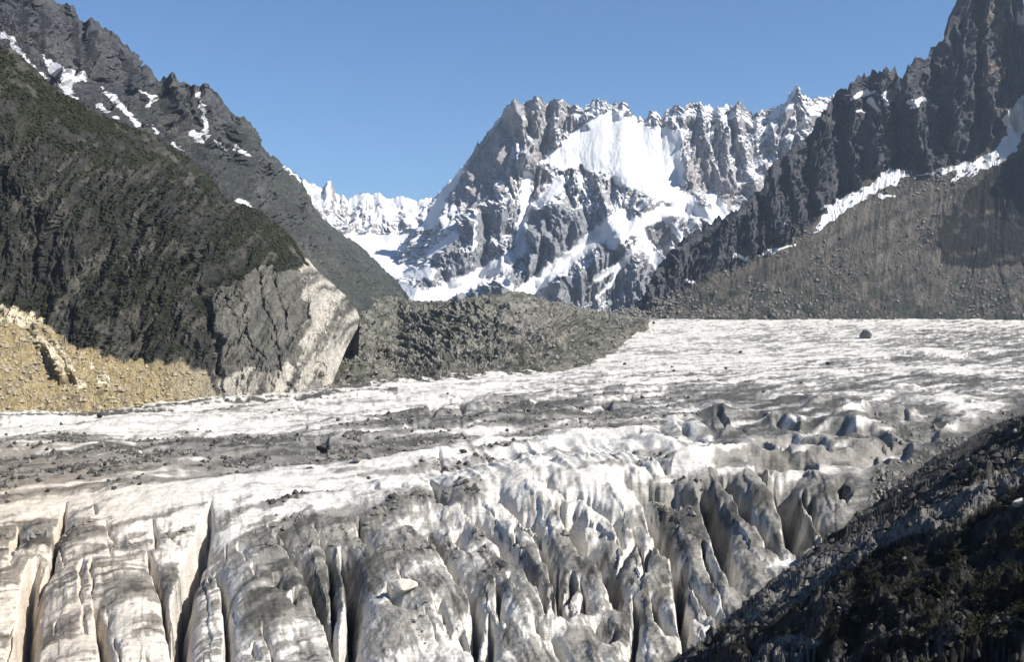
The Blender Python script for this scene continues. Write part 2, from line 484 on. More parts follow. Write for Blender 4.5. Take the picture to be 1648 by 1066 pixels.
    face = inside(wx, wy, [(720, 300), (770, 228), (825, 155), (925, 165), (925, 200), (862, 265), (800, 330), (740, 340), (722, 330)]).astype(float)   # steep bare wall
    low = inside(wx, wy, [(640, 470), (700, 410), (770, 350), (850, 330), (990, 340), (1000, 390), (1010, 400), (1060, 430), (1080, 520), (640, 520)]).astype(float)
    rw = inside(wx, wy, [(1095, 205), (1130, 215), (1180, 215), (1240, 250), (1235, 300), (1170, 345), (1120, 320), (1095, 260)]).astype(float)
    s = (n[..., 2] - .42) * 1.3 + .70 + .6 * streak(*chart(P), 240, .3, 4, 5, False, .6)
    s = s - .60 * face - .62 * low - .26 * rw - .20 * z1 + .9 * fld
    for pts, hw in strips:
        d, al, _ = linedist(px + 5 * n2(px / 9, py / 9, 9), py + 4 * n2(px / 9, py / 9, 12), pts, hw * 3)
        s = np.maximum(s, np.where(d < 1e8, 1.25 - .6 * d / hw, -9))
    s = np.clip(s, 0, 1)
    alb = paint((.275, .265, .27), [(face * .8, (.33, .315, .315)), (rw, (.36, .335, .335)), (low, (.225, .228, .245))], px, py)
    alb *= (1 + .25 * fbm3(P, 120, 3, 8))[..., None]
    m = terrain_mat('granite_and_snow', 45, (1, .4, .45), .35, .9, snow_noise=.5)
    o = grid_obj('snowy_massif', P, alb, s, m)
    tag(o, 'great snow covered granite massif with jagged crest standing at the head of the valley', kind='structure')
massif()

#============================================================ JAGGED LEFT RIDGE (behind)
def left_ridge():
    crest = [(-260, -190, 2700), (-100, -90, 2900), (0, -45, 3000), (50, -20, 3050), (100, 2, 3100), (117, 12, 3120), (127, 24, 3130), (133, 31, 3130), (141, 28, 3130), (147, 25, 3150), (154, 34, 3150), (161, 41, 3200), (171, 44, 3200),
             (180, 48, 3200), (190, 60, 3250), (198, 71, 3250), (208, 77, 3300), (216, 82, 3300), (221, 96, 3300), (226, 108, 3300), (234, 107, 3300), (242, 110, 3350), (249, 116, 3350), (254, 128, 3350), (262, 128, 3400), (270, 127, 3400), (274, 120, 3400), (278, 117, 3400),
             (281, 121, 3400), (286, 132, 3400), (296, 135, 3450), (307, 142, 3450), (314, 137, 3450), (323, 137, 3500), (332, 138, 3500), (341, 142, 3500), (350, 154, 3500), (359, 166, 3550), (372, 180, 3600), (383, 190, 3600), (393, 192, 3600), (403, 198, 3650),
             (409, 210, 3650), (415, 223, 3650), (421, 238, 3700), (428, 247, 3700), (442, 256, 3750), (456, 264, 3800), (470, 278, 3850), (484, 289, 3900), (493, 308, 3900), (500, 323, 3950), (512, 341, 4000), (524, 355, 4000), (548, 375, 4100), (573, 391, 4200),
             (594, 409, 4300), (613, 428, 4350), (634, 449, 4400), (652, 471, 4500), (668, 492, 4600)]
    mid = [(-260, 120, 2350), (0, 130, 2500), (130, 210, 2600), (260, 280, 2700), (400, 360, 2900), (500, 420, 3200), (600, 470, 3700), (664, 496, 4300)]
    foot = [(-260, 420, 2150), (0, 420, 2200), (250, 450, 2300), (450, 500, 2600), (580, 530, 3000), (640, 525, 3500), (662, 505, 4100)]
    P, T = loft([crest, mid, foot], 520, (190, 60), back=(500, 900))
    L = [([(147, 26), (150, 70), (170, 120)], 16, 90, 1), ([(198, 71), (205, 110), (215, 140)], 14, 80, 1), ([(222, 95), (232, 130), (245, 165)], 14, 80, 1), ([(278, 118), (285, 160), (300, 200)], 14, 90, 1),
         ([(325, 138), (335, 175), (350, 220)], 16, 100, 1), ([(300, 145), (305, 190), (315, 230)], 9, -70, 1), ([(385, 190), (398, 230), (415, 270)], 16, 80, 1), ([(405, 200), (418, 250), (450, 310)], 12, 60, 1),
         ([(75, 0), (80, 60), (95, 110)], 14, 80, 1), ([(105, 10), (118, 70), (130, 120)], 9, -60, 1), ([(45, -10), (50, 60)], 14, 80, 1), ([(175, 50), (188, 100), (200, 150)], 8, -50, 1),
         ([(255, 130), (262, 170), (280, 210)], 8, -50, 1), ([(360, 170), (372, 220), (390, 270)], 9, -60, 1), ([(440, 290), (500, 350), (600, 440)], 20, 35, 1), ([(480, 300), (560, 390), (640, 470)], 12, -25, 1)]
    P = push(P, L, 5)
    Q = relief(P, T, [(210, 40, .16), (90, 22, .2), (38, 10, .28), (18, 4, .4)], [(120, 10), (40, 5)], .3, (58, 16))
    px, py = proj(P)
    soft = sstep(430, 560, px + .3 * (py - 300))
    P = P + (Q - P) * (1 - .65 * soft)[..., None]
    px, py = proj(P); n = normals(P)
    wx = px + 4 * n2(px / 9, py / 9, 2); wy = py + 4 * n2(px / 9, py / 9, 6)
    s = np.zeros(px.shape)
    for poly in ([(66, 88), (82, 96), (110, 108), (141, 118), (138, 132), (118, 135), (121, 152), (132, 165), (108, 155), (88, 130), (75, 108)],
                 ):
        s = np.maximum(s, inside(wx, wy, poly) * .72)
    for pts, hw in (([(0, 55), (18, 62), (25, 78), (52, 108)], 5), ([(62, 116), (76, 126)], 4), ([(164, 142), (190, 165), (208, 185), (224, 202)], 4.5), ([(160, 170), (192, 190)], 3), ([(225, 148), (250, 156), (240, 170)], 3), ([(302, 212), (324, 226)], 5),
                    ([(319, 150), (326, 172), (332, 200), (334, 225)], 3), ([(243, 198), (252, 212)], 3.5), ([(380, 320), (405, 335)], 4), ([(345, 226), (360, 240)], 3), ([(380, 236), (402, 252)], 2.5), ([(456, 264), (486, 292)], 2.5), ([(276, 232), (290, 240)], 3)):
        d, al, _ = linedist(wx, wy, pts, hw * 3)
        s = np.maximum(s, np.where(d < 1e8, 1.1 - .6 * d / hw, 0))
    s = np.where(s > 0, s + .55 * streak(*chart(P), 22, .4, 3, 9, False), 0)
    gr = sstep(.55, .72, n[..., 2] + .25 * fbm3(P, 90, 3, 4))
    green = np.clip(gr * sstep(190, 320, px + .7 * py - 60) + soft * .6, 0, 1)
    alb = paint((.072, .074, .080), [(green * .8, (.058, .065, .052)), (sstep(.1, .6, fbm3(P, 160, 3, 14)) * .5, (.115, .108, .10))], px, py)
    m = terrain_mat('grey_gneiss', 22, (1, .7, .45), .4, .9)
    o = grid_obj('jagged_ridge', P, alb, s, m, smooth=False)
    tag(o, 'jagged grey rock ridge with small snow patches falling from the top left corner', kind='structure')
left_ridge()

#============================================================ WOODED CLIFF (near left)
def left_cliff():
    crest = [(-330, -90, 1500), (-150, 10, 1600), (0, 72, 1700), (24, 80, 1720), (60, 114, 1750), (93, 148, 1780), (133, 166, 1800), (173, 190, 1850), (226, 210, 1900), (262, 227, 1950), (298, 250, 2000), (322, 268, 2010), (339, 284, 2020),
             (352, 303, 2040), (363, 321, 2050), (385, 327, 2060), (407, 335, 2070), (432, 347, 2090), (456, 368, 2110), (476, 389, 2130), (490, 409, 2140), (504, 428, 2150), (522, 445, 2170), (541, 462, 2190), (556, 476, 2200), (566, 489, 2210), (574, 499, 2210), (579, 512, 2210)]
    m1 = [(-330, 130, 1400), (0, 230, 1580), (130, 290, 1640), (300, 360, 1760), (440, 425, 1900), (520, 470, 2010), (575, 530, 2150)]
    m2 = [(-330, 420, 1320), (0, 480, 1420), (130, 500, 1480), (300, 510, 1600), (440, 530, 1760), (500, 545, 1850), (558, 560, 2060)]
    foot = [(-330, 712, 1120), (0, 676, 1255), (240, 658, 1430), (360, 648, 1570), (464, 640, 1700), (500, 636, 1780), (528, 634, 1840)]
    P, T = loft([crest, m1, m2, foot], 500, (95, 120, 105), back=(500, 500))
    # the prow turns away to the right: extra columns behind it
    ext = []
    for i in range(1, 26):
        q = P[:, -1].copy(); k = i / 25
        q[:, 1] += 900 * k; q[:, 0] *= (q[:, 1] / P[:, -1][:, 1]) * (1 + .12 * k)
        q[:, 2] -= 40 * k
        ext.append(q)
    P = np.concatenate([P, np.stack(ext, 1)], 1)
    L = [([(415, 430), (426, 490), (440, 550), (468, 632)], 4, -14, 1), ([(490, 430), (496, 500), (506, 560), (514, 622)], 4, -14, 1), ([(440, 430), (452, 500), (462, 560)], 3, -8, 1), ([(470, 480), (482, 560), (490, 625)], 3, -9, 1), ([(395, 520), (420, 580), (440, 632)], 3, -9, 1), ([(372, 480), (384, 560), (400, 630)], 3.5, -9, 1), ([(430, 540), (450, 600), (456, 632)], 3, -7, 1), ([(520, 470), (524, 540), (522, 600)], 3, -9, 1), ([(395, 440), (405, 520), (430, 630)], 14, 22, 1), ([(455, 440), (470, 520), (490, 620)], 14, 24, 1),
         ([(520, 450), (535, 520), (528, 600)], 16, 34, 1), ([(320, 470), (330, 530), (345, 600), (352, 640)], 8, -26, 1), ([(280, 460), (300, 520), (320, 580)], 16, 24, 1), ([(340, 440), (360, 520), (385, 600)], 16, 20, 1),
         ([(200, 480), (215, 540), (235, 570)], 10, -18, 1), ([(130, 490), (160, 540), (190, 570)], 14, 20, 1), ([(355, 300), (362, 350), (345, 400), (300, 430)], 10, -30, 1), ([(10, 495), (60, 520), (100, 590)], 14, 22, 1),
         ([(75, 530), (95, 570), (120, 615)], 7, -18, 1), ([(80, 560), (110, 610)], 9, 18, 1), ([(340, 300), (300, 360), (250, 400)], 18, 22, 1), ([(0, 250), (60, 330)], 20, 20, 1),
         ([(240, 330), (250, 400)], 12, -20, 1), ([(150, 330), (160, 420)], 12, -18, 1), ([(60, 330), (62, 430)], 12, -18, 1), ([(190, 320), (200, 410)], 14, 18, 1), ([(100, 320), (105, 430)], 14, 18, 1), ([(20, 330), (18, 430)], 12, 18, 1)]
    P = push(P, L, 2.5)
    px, py = proj(P)
    # veg: upper apron smooth, scree fan smooth
    apron = sstep(0, 60, (np.interp(px, [-330, 0, 150, 350, 420, 600], [60, 245, 285, 330, 420, 480]) - py))
    fanline = np.interp(px, [-330, 0, 30, 60, 120, 160, 200, 260, 330, 350, 600], [440, 487, 500, 505, 545, 568, 574, 574, 590, 640, 660])
    fan = sstep(0, 8, py + 9 * fbm2(px / 18, py / 30, 4, 3) - fanline)
    rocky = np.clip(1 - apron * .72 - fan * .62, 0.12, 1)
    Q = relief(P, T, [(150, 34, .12), (66, 22, .13), (30, 11, .18), (13, 4.5, .3)], [(60, 7), (22, 3)], .35, (25, 4))
    cw = np.full(P.shape[1], .6); cw[330:430] = np.linspace(.6, .22, 100); cw[430:500] = np.linspace(.22, .12, 70); cw[500:] = 0; cw[486:500] = np.linspace(.13, 0, 14)
    P = P + (Q - P) * (rocky * cw[None])[..., None]
    # upright joints and slabs of the rock prow
    X_, Z_ = P[..., 0], P[..., 2]
    Xw = X_ + 10 * n2(X_ / 40, Z_ / 90, 71) - .12 * Z_
    def tri(q): return -1.3 * np.abs(2 * (q / .8 - np.floor(q / .8 + .5))) + .65
    jt = 9 * tri(n2(Xw / 34, Z_ / 240, 72)) + 5 * tri(n2(Xw / 13, Z_ / 120, 73)) + 2.2 * tri(n2(Xw / 5, Z_ / 40, 74)) + 1.6 * fbm2(X_ / 9, Z_ / 9, 2, 75)
    pw = np.maximum(sstep(250, 380, px) * sstep(400, 440, py), .95 * (1 - .6 * apron) * (1 - .7 * fan)) * (T[:, None] > 0); pw[:, 500:] = 0; pw[:, 488:500] *= np.linspace(1, 0, 12)[None]
    P[..., 1] -= jt * pw
    px, py = proj(P); n = normals(P)
    wx = px + 8 * n2(px / 15, py / 15, 2); wy = py + 7 * n2(px / 15, py / 15, 6)
    nn = fbm3(P, 55, 4, 21, .6)
    veg = sstep(.45, .75, n[..., 2] + .45 * nn + .05)
    darkband = inside(wx, wy, [(-400, 420), (0, 430), (60, 470), (130, 470), (200, 440), (300, 420), (340, 340), (420, 335), (480, 400), (500, 428), (420, 428), (330, 465), (230, 570), (120, 545), (0, 490), (-400, 440)]).astype(float)
    prow = inside(wx, wy, [(395, 446), (412, 430), (432, 424), (448, 438), (470, 430), (486, 440), (505, 430), (600, 500), (600, 560), (520, 650), (345, 650), (345, 560), (330, 470)]).astype(float)
    lightp = inside(wx, wy, [(490, 418), (505, 420), (600, 480), (600, 560), (520, 650), (350, 650), (352, 615), (400, 590), (440, 606), (462, 575), (478, 600), (486, 540), (500, 500), (484, 465)]).astype(float)
    veg = np.clip(veg * (1 - .8 * prow) + apron * (.55 + .9 * nn) + darkband * (.55 + 1.0 * nn) - fan * 1.2 - lightp * .6, 0, 1)
    veg = veg * (1 - .85 * sstep(-.02, .22, fbm2(Xw / 16, Z_ / 120, 4, 79, .65)) * (1 - .75 * apron))
    sand = fan * sstep(360, 250, px)
    pn = .8 * fbm2(Xw / 14, Z_ / 110, 4, 78, .65)
    prow = np.clip(prow * (.75 + .9 * pn), 0, 1); lightp = np.clip(lightp * (.62 + 1.3 * pn), 0, 1)
    alb = paint((.040, .039, .035), [(sstep(-.05, .35, fbm2(Xw / 20, Z_ / 100, 4, 92, .65)) * .75, (.105, .097, .082)), (prow, (.145, .14, .122)), (lightp, (.44, .41, .355)), (fan, (.27, .24, .18)), (sand, (.29, .23, .125)), (fan * sstep(.0, .4, pn) * .6, (.20, .17, .115)),
                                   (veg, (.021, .024, .013))], px, py)
    outc = inside(wx, wy, [(0, 488), (60, 505), (95, 545), (100, 575), (55, 545), (20, 520), (0, 520)]) | inside(wx, wy, [(70, 550), (90, 548), (135, 620), (125, 628), (98, 600)]) | inside(wx, wy, [(135, 580), (175, 605), (170, 618), (140, 600)])
    alb = np.where((outc & (nn > -.15))[..., None], np.array((.62, .55, .40)), alb)
    m = terrain_mat('wooded_cliff_rock', 9, (1, .8, .4), .4, 1.0)
    tag(grid_obj('wooded_cliff', P, alb, np.zeros(px.shape), m, smooth=False), 'dark shrub grown cliff on the left with a pale rock prow and sandy scree at its foot', kind='structure')
    SHEETS['cliff'] = P
    return P, veg, n
CL = left_cliff()

#============================================================ RUBBLE HILL (centre)
def hill():
    crest = [(430, 470, 3900), (560, 482, 3700), (600, 474, 3800), (640, 477, 4000), (680, 486, 3700), (730, 486, 3500), (780, 477, 3400), (820, 471, 3400), (850, 474, 3400), (880, 484, 3400), (920, 493, 3500), (960, 500, 3700), (1000, 507, 4100), (1045, 516, 4500)]
    mid = [(430, 570, 2500), (600, 545, 2700), (800, 530, 2850), (900, 532, 2950), (1000, 528, 3500), (1045, 519, 4400)]
    foot = [(x, y + 3, float(depth_at(y)) + 25) for x, y in ((430, 642), (530, 630), (640, 620), (780, 610), (900, 602), (950, 590), (985, 570), (1015, 545), (1045, 526))]
    P, T = loft([crest, mid, foot], 420, (80, 100), back=(900, 260), nb=10)
    P = relief(P, T, [(160, 10, .5), (60, 9, .6)], [(220, 14), (60, 9), (24, 5)], .3, (40, 7))
    px, py = proj(P)
    nn = fbm3(P, 70, 4, 21, .6)
    pale = inside(px + 8 * n2(px / 12, py / 12), py, [(800, 490), (850, 478), (905, 492), (930, 520), (915, 545), (840, 545), (800, 520)]).astype(float)
    alb = paint((.15, .145, .12), [(sstep(-.1, .3, nn), (.088, .092, .066)), (sstep(0, .4, fbm3(P, 45, 3, 51)) * .7, (.27, .255, .215)), (pale * sstep(-.3, .3, nn) * .75, (.27, .25, .225))], px, py)
    m = terrain_mat('rubble_hill_rock', 12, (1, 1, 1), .4, 1.0)
    tag(grid_obj('rubble_hill', P, alb, np.zeros(px.shape), m, smooth=False), 'low grey green hill of moraine rubble between the left cliff and the glacier', kind='structure')
    SHEETS['hill'] = P
hill()

#============================================================ DARK PEAK (right)
def right_peak():
    crest = [(985, 505, 5200), (1010, 497, 5100), (1036, 482, 5000), (1043, 470, 5000), (1046, 450, 4950), (1063, 432, 4900), (1071, 418, 4900), (1085, 400, 4850), (1098, 390, 4800), (1120, 372, 4750), (1142, 358, 4700), (1165, 347, 4600), (1189, 335, 4500), (1210, 318, 4400),
             (1228, 300, 4300), (1238, 285, 4250), (1244, 268, 4200), (1260, 254, 4150), (1276, 240, 4100), (1292, 226, 4000), (1307, 213, 4000), (1315, 193, 3950), (1327, 181, 3900), (1336, 165, 3900), (1343, 154, 3850), (1356, 143, 3800), (1370, 134, 3800), (1382, 126, 3750), (1394, 120, 3700), (1408, 116, 3700),
             (1425, 112, 3650), (1434, 109, 3650), (1441, 108, 3600), (1445, 120, 3600), (1450, 128, 3600), (1455, 124, 3600), (1459, 110, 3550), (1469, 101, 3500), (1480, 95, 3500), (1492, 86, 3450), (1504, 77, 3450), (1516, 66, 3400), (1524, 59, 3400), (1527, 45, 3400), (1531, 28, 3400), (1536, 15, 3380), (1543, 2, 3350),
             (1552, -25, 3300), (1562, -55, 3300), (1576, -80, 3300), (1590, -70, 3300), (1604, -78, 3250), (1622, -60, 3250), (1638, -20, 3200), (1668, 90, 3200), (1730, 220, 3100), (1850, 330, 2900), (2000, 400, 2800)]
    wall = [(985, 512, 4900), (1044, 500, 4800), (1130, 440, 4350), (1200, 420, 4150), (1290, 375, 3750), (1330, 330, 3600), (1370, 302, 3480), (1430, 268, 3350), (1470, 272, 3250), (1520, 268, 3150), (1570, 250, 3050), (1620, 195, 2950), (1700, 250, 2850), (2000, 440, 2500)]
    mid = [(985, 515, 4800), (1060, 508, 4600), (1150, 470, 3900), (1300, 440, 3300), (1450, 400, 2850), (1600, 350, 2500), (1700, 385, 2400), (2000, 480, 2100)]
    foot = [(985, 514, 0), (1060, 515, 0), (1151, 515.5, 0), (1337, 515, 0), (1454, 515, 0), (1560, 515.5, 0), (1650, 516.5, 0), (2000, 528, 0)]
    fx0 = [q[0] for q in foot]; fy0 = [q[1] for q in foot]
    foot = [(x, float(np.interp(x, fx0, fy0)) + 1 + 5.5 * float(fbm2(x / 75, .3, 3, 61)), float(depth_at(np.interp(x, fx0, fy0))) + 40) for x in range(985, 2001, 6)]
    fx = [q[0] for q in foot]; fd = [q[2] for q in foot]
    crest = [(x, y, float(np.interp(x, fx, fd)) + 150 + .62 * (512 - y) * 2.6) for x, y, d in crest]
    wall = [(x, y, float(np.interp(x, fx, fd)) + 60 + .95 * (515 - y) * 2.6) for x, y, d in wall]
    mid = [(x, y, float(np.interp(x, fx, fd)) + 20 + 1.3 * (515 - y) * 2.6) for x, y, d in mid]
    P, T = loft([crest, wall, mid, foot], 600, (150, 70, 80), back=(500, 1200))
    px, py = proj(P)
    L = [([(1441, 108), (1438, 160), (1440, 220), (1443, 262)], 12, -150, 1), ([(1425, 112), (1412, 160), (1400, 220), (1405, 270)], 18, 120, 1), ([(1343, 154), (1348, 200), (1345, 260), (1352, 310)], 14, -80, 1),
         ([(1330, 180), (1322, 240), (1318, 300), (1322, 330)], 16, 90, 1), ([(1370, 134), (1375, 190), (1372, 240), (1380, 290)], 16, 100, 1), ([(1459, 110), (1470, 170), (1480, 230), (1500, 262)], 20, 110, 1),
         ([(1560, -60), (1552, 60), (1545, 140), (1540, 220)], 22, 150, 1), ([(1590, -60), (1592, 30), (1590, 90), (1600, 170), (1608, 190)], 16, 130, 1), ([(1576, 0), (1572, 60), (1570, 120), (1575, 200)], 10, -120, 1),
         ([(1276, 240), (1278, 300), (1285, 350)], 14, 70, 1), ([(1300, 220), (1302, 290), (1310, 340)], 10, -60, 1), ([(1244, 268), (1240, 330), (1250, 380)], 14, 60, 1), ([(1220, 320), (1215, 370), (1220, 400)], 10, -50, 1),
         ([(1500, 80), (1508, 150), (1520, 230)], 12, -80, 1), ([(1524, 60), (1530, 140), (1540, 240)], 10, 60, 1), ([(1180, 345), (1160, 400), (1140, 440)], 16, 50, 1), ([(1110, 385), (1085, 430), (1060, 480)], 18, 60, 1),
         ([(1640, 40), (1630, 120), (1625, 180)], 18, 90, 1), ([(1508, 385), (1525, 350), (1560, 310), (1640, 240), (1760, 180)], 26, 70, 1)]
    P = push(P, L, 6)
    walll = np.interp(px, [985, 1044, 1130, 1200, 1290, 1330, 1370, 1430, 1470, 1520, 1570, 1620, 1700, 2000], [512, 500, 440, 420, 375, 330, 302, 268, 272, 268, 250, 195, 250, 440])
    scree = sstep(-3, 12, py - walll)
    Q = relief(P, T, [(230, 34, .14), (100, 26, .17), (48, 17, .24), (24, 9, .35)], [(110, 14), (45, 7)], .3, (60, 26))
    P = P + (Q - P) * (1 - .84 * scree)[..., None]
    # low bushy gullies at the foot of the scree
    P[..., 2] += scree * sstep(430, 480, py) * 9 * fbm3(P, 70, 3, 66)
    px, py = proj(P); n = normals(P)
    wx = px + 6 * n2(px / 12, py / 12, 2); wy = py + 5 * n2(px / 12, py / 12, 6)
    s = np.zeros(px.shape)
    for poly in ([(1304, 378), (1324, 352), (1350, 318), (1400, 298), (1430, 270), (1460, 274), (1463, 285), (1420, 305), (1378, 328)], [(1463, 286), (1520, 270), (1558, 262), (1600, 242), (1622, 215), (1612, 190), (1650, 150), (1660, 190), (1634, 244), (1591, 272), (1555, 284), (1530, 296), (1540, 276)],
                 [(1420, 145), (1445, 140), (1440, 160), (1432, 172), (1420, 160)]):
        s = np.maximum(s, inside(wx, wy, poly) * 1.0)
    for pts, hw in (([(1448, 128), (1440, 145)], 4), ([(1372, 158), (1392, 148), (1408, 148)], 3), ([(1400, 162), (1410, 172)], 3.5), ([(1378, 178), (1392, 180)], 2), ([(1460, 165), (1485, 160), (1470, 175)], 4), ([(1378, 236), (1390, 240)], 3), ([(1325, 335), (1345, 328)], 3),
                    ([(1184, 412), (1202, 416)], 4), ([(1230, 408), (1280, 392)], 2.5), ([(1416, 315), (1440, 315)], 2.5), ([(1105, 450), (1120, 455)], 2.5), ([(1490, 90), (1504, 80)], 2), ([(1345, 222), (1352, 226)], 2), ([(1262, 358), (1270, 362)], 2)):
        d, al, _ = linedist(wx, wy, pts, hw * 3)
        s = np.maximum(s, np.where(d < 1e8, 1.1 - .6 * d / hw, 0))
    nn = fbm3(P, 80, 4, 21, .6)
    dark_shoulder = inside(wx, wy, [(1508, 385), (1522, 350), (1552, 315), (1592, 277), (1640, 244), (1760, 190), (2050, 200), (2050, 420), (1640, 425), (1560, 432), (1516, 425)]).astype(float)  # patch on the right shoulder, darker than the slope around it
    foots = scree * sstep(440, 480, py + 22 * nn) * sstep(-.1, .35, nn + .15)
    warm = sstep(.1, .5, fbm3(P, 120, 3, 71)) * inside(wx, wy, [(1560, -80), (1612, -40), (1625, 200), (1580, 190)])
    alb = paint((.07, .07, .078), [(warm, (.20, .165, .12)), (sstep(.1, .7, nn) * .5, (.12, .115, .11)), (scree, (.088, .078, .064)), (scree * sstep(.05, .5, streak(*chart(P), 60, .2, 4, 3, False)) * .6, (.145, .13, .108)), (scree * sstep(.0, .35, fbm2((py + .55 * px) / 16, (px - .55 * py) / 120, 4, 95, .6)) * .75, (.050, .047, .040)), (foots * .85, (.032, .038, .027)), (dark_shoulder * sstep(-.9, -.2, nn), (.013, .012, .010))], px, py)
    m = terrain_mat('dark_schist', 18, (1, 1, .5), .4, 1.0)
    tag(grid_obj('dark_rock_peak', P, alb, s, m, smooth=False), 'dark rock spire and wall on the right above a long brown scree slope with snow tongues', kind='structure')
    SHEETS['peak'] = P
right_peak()

#============================================================ GLACIER
CREV = [  # traced crevasses: picture points, width in px, depth in m
 ([(54, 915), (44, 978), (34, 1066), (28, 1120)], 26, 26), ([(109, 818), (95, 866), (82, 917), (60, 960)], 8, 10), ([(30, 855), (22, 880), (18, 905)], 7, 8), ([(151, 990), (156, 1010), (166, 1066), (170, 1110)], 12, 16),
 ([(336, 832), (330, 860), (318, 890), (306, 912), (292, 965), (288, 1010), (284, 1100)], 20, 26), ([(318, 908), (345, 925), (358, 960), (367, 1060), (370, 1110)], 9, 12), ([(234, 905), (244, 930), (255, 960), (268, 1002), (276, 1060)], 8, 12),
 ([(262, 1000), (275, 1030), (280, 1080)], 8, 12), ([(425, 860), (455, 885), (476, 917), (503, 965), (530, 1026), (548, 1080)], 13, 20), ([(547, 883), (556, 915), (562, 945), (566, 992), (556, 1060), (550, 1110)], 22, 26),
 ([(505, 862), (527, 896), (534, 940), (534, 1026)], 8, 13), ([(575, 840), (590, 875), (600, 905)], 7, 8), ([(505, 960), (520, 1000), (535, 1040)], 7, 12),
 ([(650, 850), (690, 868), (712, 895), (725, 920), (740, 950), (757, 968), (764, 1009), (761, 1060)], 12, 18), ([(740, 838), (788, 868), (819, 906), (843, 933), (864, 968), (880, 1010)], 12, 18),
 ([(800, 845), (845, 865), (871, 885), (885, 923), (895, 961), (912, 1006)], 12, 20), ([(890, 836), (912, 850), (933, 879), (960, 899), (981, 933), (991, 980)], 24, 30),
 ([(760, 815), (802, 827), (830, 841), (857, 851), (878, 879)], 9, 12), ([(843, 808), (895, 820), (946, 830), (985, 850), (1005, 880)], 9, 14), ([(1020, 805), (1035, 823), (1059, 862), (1083, 910), (1092, 961), (1100, 1027), (1104, 1080)], 17, 26),
 ([(1120, 805), (1134, 819), (1157, 870), (1169, 917), (1195, 968)], 24, 30), ([(1240, 785), (1254, 807), (1272, 847), (1284, 896)], 34, 36), ([(1142, 784), (1169, 807), (1212, 850), (1244, 886), (1258, 905)], 10, 16),
 ([(1215, 775), (1225, 790), (1244, 815)], 10, 12), ([(1290, 800), (1310, 830), (1325, 865)], 12, 16), ([(1345, 790), (1360, 820)], 9, 12), ([(980, 800), (1059, 815), (1098, 819), (1126, 827)], 10, 14),
 ([(1060, 870), (1040, 900), (1030, 940)], 6, 8), ([(1016, 957), (1022, 1004), (1012, 1066)], 9, 14), ([(1047, 961), (1063, 1004), (1090, 1040)], 7, 12), ([(888, 980), (912, 1012)], 18, 20), ([(799, 954), (799, 992), (819, 1018)], 8, 9),
 ([(788, 1005), (782, 1060)], 11, 14), ([(855, 1035), (880, 1030), (905, 1060)], 9, 11), ([(920, 930), (912, 975)], 8, 12), ([(895, 905), (900, 950), (905, 985)], 6, 10), ([(940, 960), (930, 1000)], 9, 12), ([(1110, 935), (1130, 970), (1150, 1010)], 7, 10),
 ([(690, 785), (706, 821), (730, 837)], 8, 9), ([(920, 745), (930, 765), (942, 783)], 9, 9), ([(955, 745), (985, 770), (1010, 782), (1050, 795)], 7, 8), ([(871, 750), (887, 785)], 10, 7), ([(976, 793), (1016, 805), (1081, 809), (1110, 811)], 9, 12),
 ([(1000, 735), (1025, 755), (1050, 785)], 6, 7), ([(1035, 740), (1060, 765), (1075, 790)], 22, 10), ([(810, 745), (822, 775), (840, 795)], 7, 5), ([(600, 790), (615, 812)], 8, 5), ([(640, 790), (665, 812)], 8, 5),
 ([(1085, 690), (1110, 712), (1135, 725)], 8, 6), ([(1115, 680), (1140, 700), (1165, 712)], 7, 7), ([(1150, 672), (1180, 700), (1205, 712)], 12, 8), ([(1060, 700), (1090, 722)], 6, 5),
 ([(1125, 765), (1140, 748), (1153, 742)], 16, 9), ([(1208, 744), (1240, 752), (1275, 762)], 12, 12), ([(1315, 768), (1370, 764), (1430, 757)], 14, 16), ([(1275, 704), (1334, 707), (1378, 711)], 11, 12), ([(1405, 745), (1440, 742), (1470, 744)], 14, 12),
 ([(1445, 688), (1480, 688), (1515, 696)], 14, 10), ([(1244, 692), (1262, 700), (1290, 703)], 14, 10), ([(1385, 712), (1425, 728), (1440, 735)], 9, 9), ([(1224, 733), (1275, 737), (1340, 750)], 8, 9), ([(1290, 722), (1340, 724), (1400, 735)], 9, 6),
 ([(1480, 725), (1510, 715)], 8, 6), ([(1200, 772), (1260, 775), (1320, 778)], 8, 8), ([(1390, 655), (1430, 665), (1470, 668)], 8, 5), ([(1440, 625), (1500, 632), (1560, 640)], 7, 6), ([(1370, 575), (1440, 580), (1530, 575), (1640, 570)], 9, 9),
 ([(1250, 588), (1330, 582), (1400, 580)], 4, 5), ([(690, 655), (700, 675)], 9, 9), ([(735, 655), (750, 668)], 9, 8), ([(855, 650), (880, 658), (900, 670)], 8, 9), ([(910, 655), (940, 662)], 8, 8), ([(960, 655), (985, 665)], 8, 8), ([(505, 728), (530, 730)], 10, 7), ([(570, 748), (580, 752)], 8, 6), ([(1010, 650), (1040, 655)], 6, 6),
 ([(705, 740), (712, 762)], 7, 6), ([(172, 855), (178, 875), (196, 895)], 5, 5), ([(148, 830), (155, 845)], 4, 4), ([(100, 905), (140, 915), (170, 910)], 4, 3), ([(270, 860), (290, 890)], 4, 4), ([(1130, 880), (1140, 920), (1150, 960)], 7, 10), ([(1095, 900), (1110, 935)], 6, 8), ([(1020, 870), (1000, 900), (985, 920)], 8, 8),
]

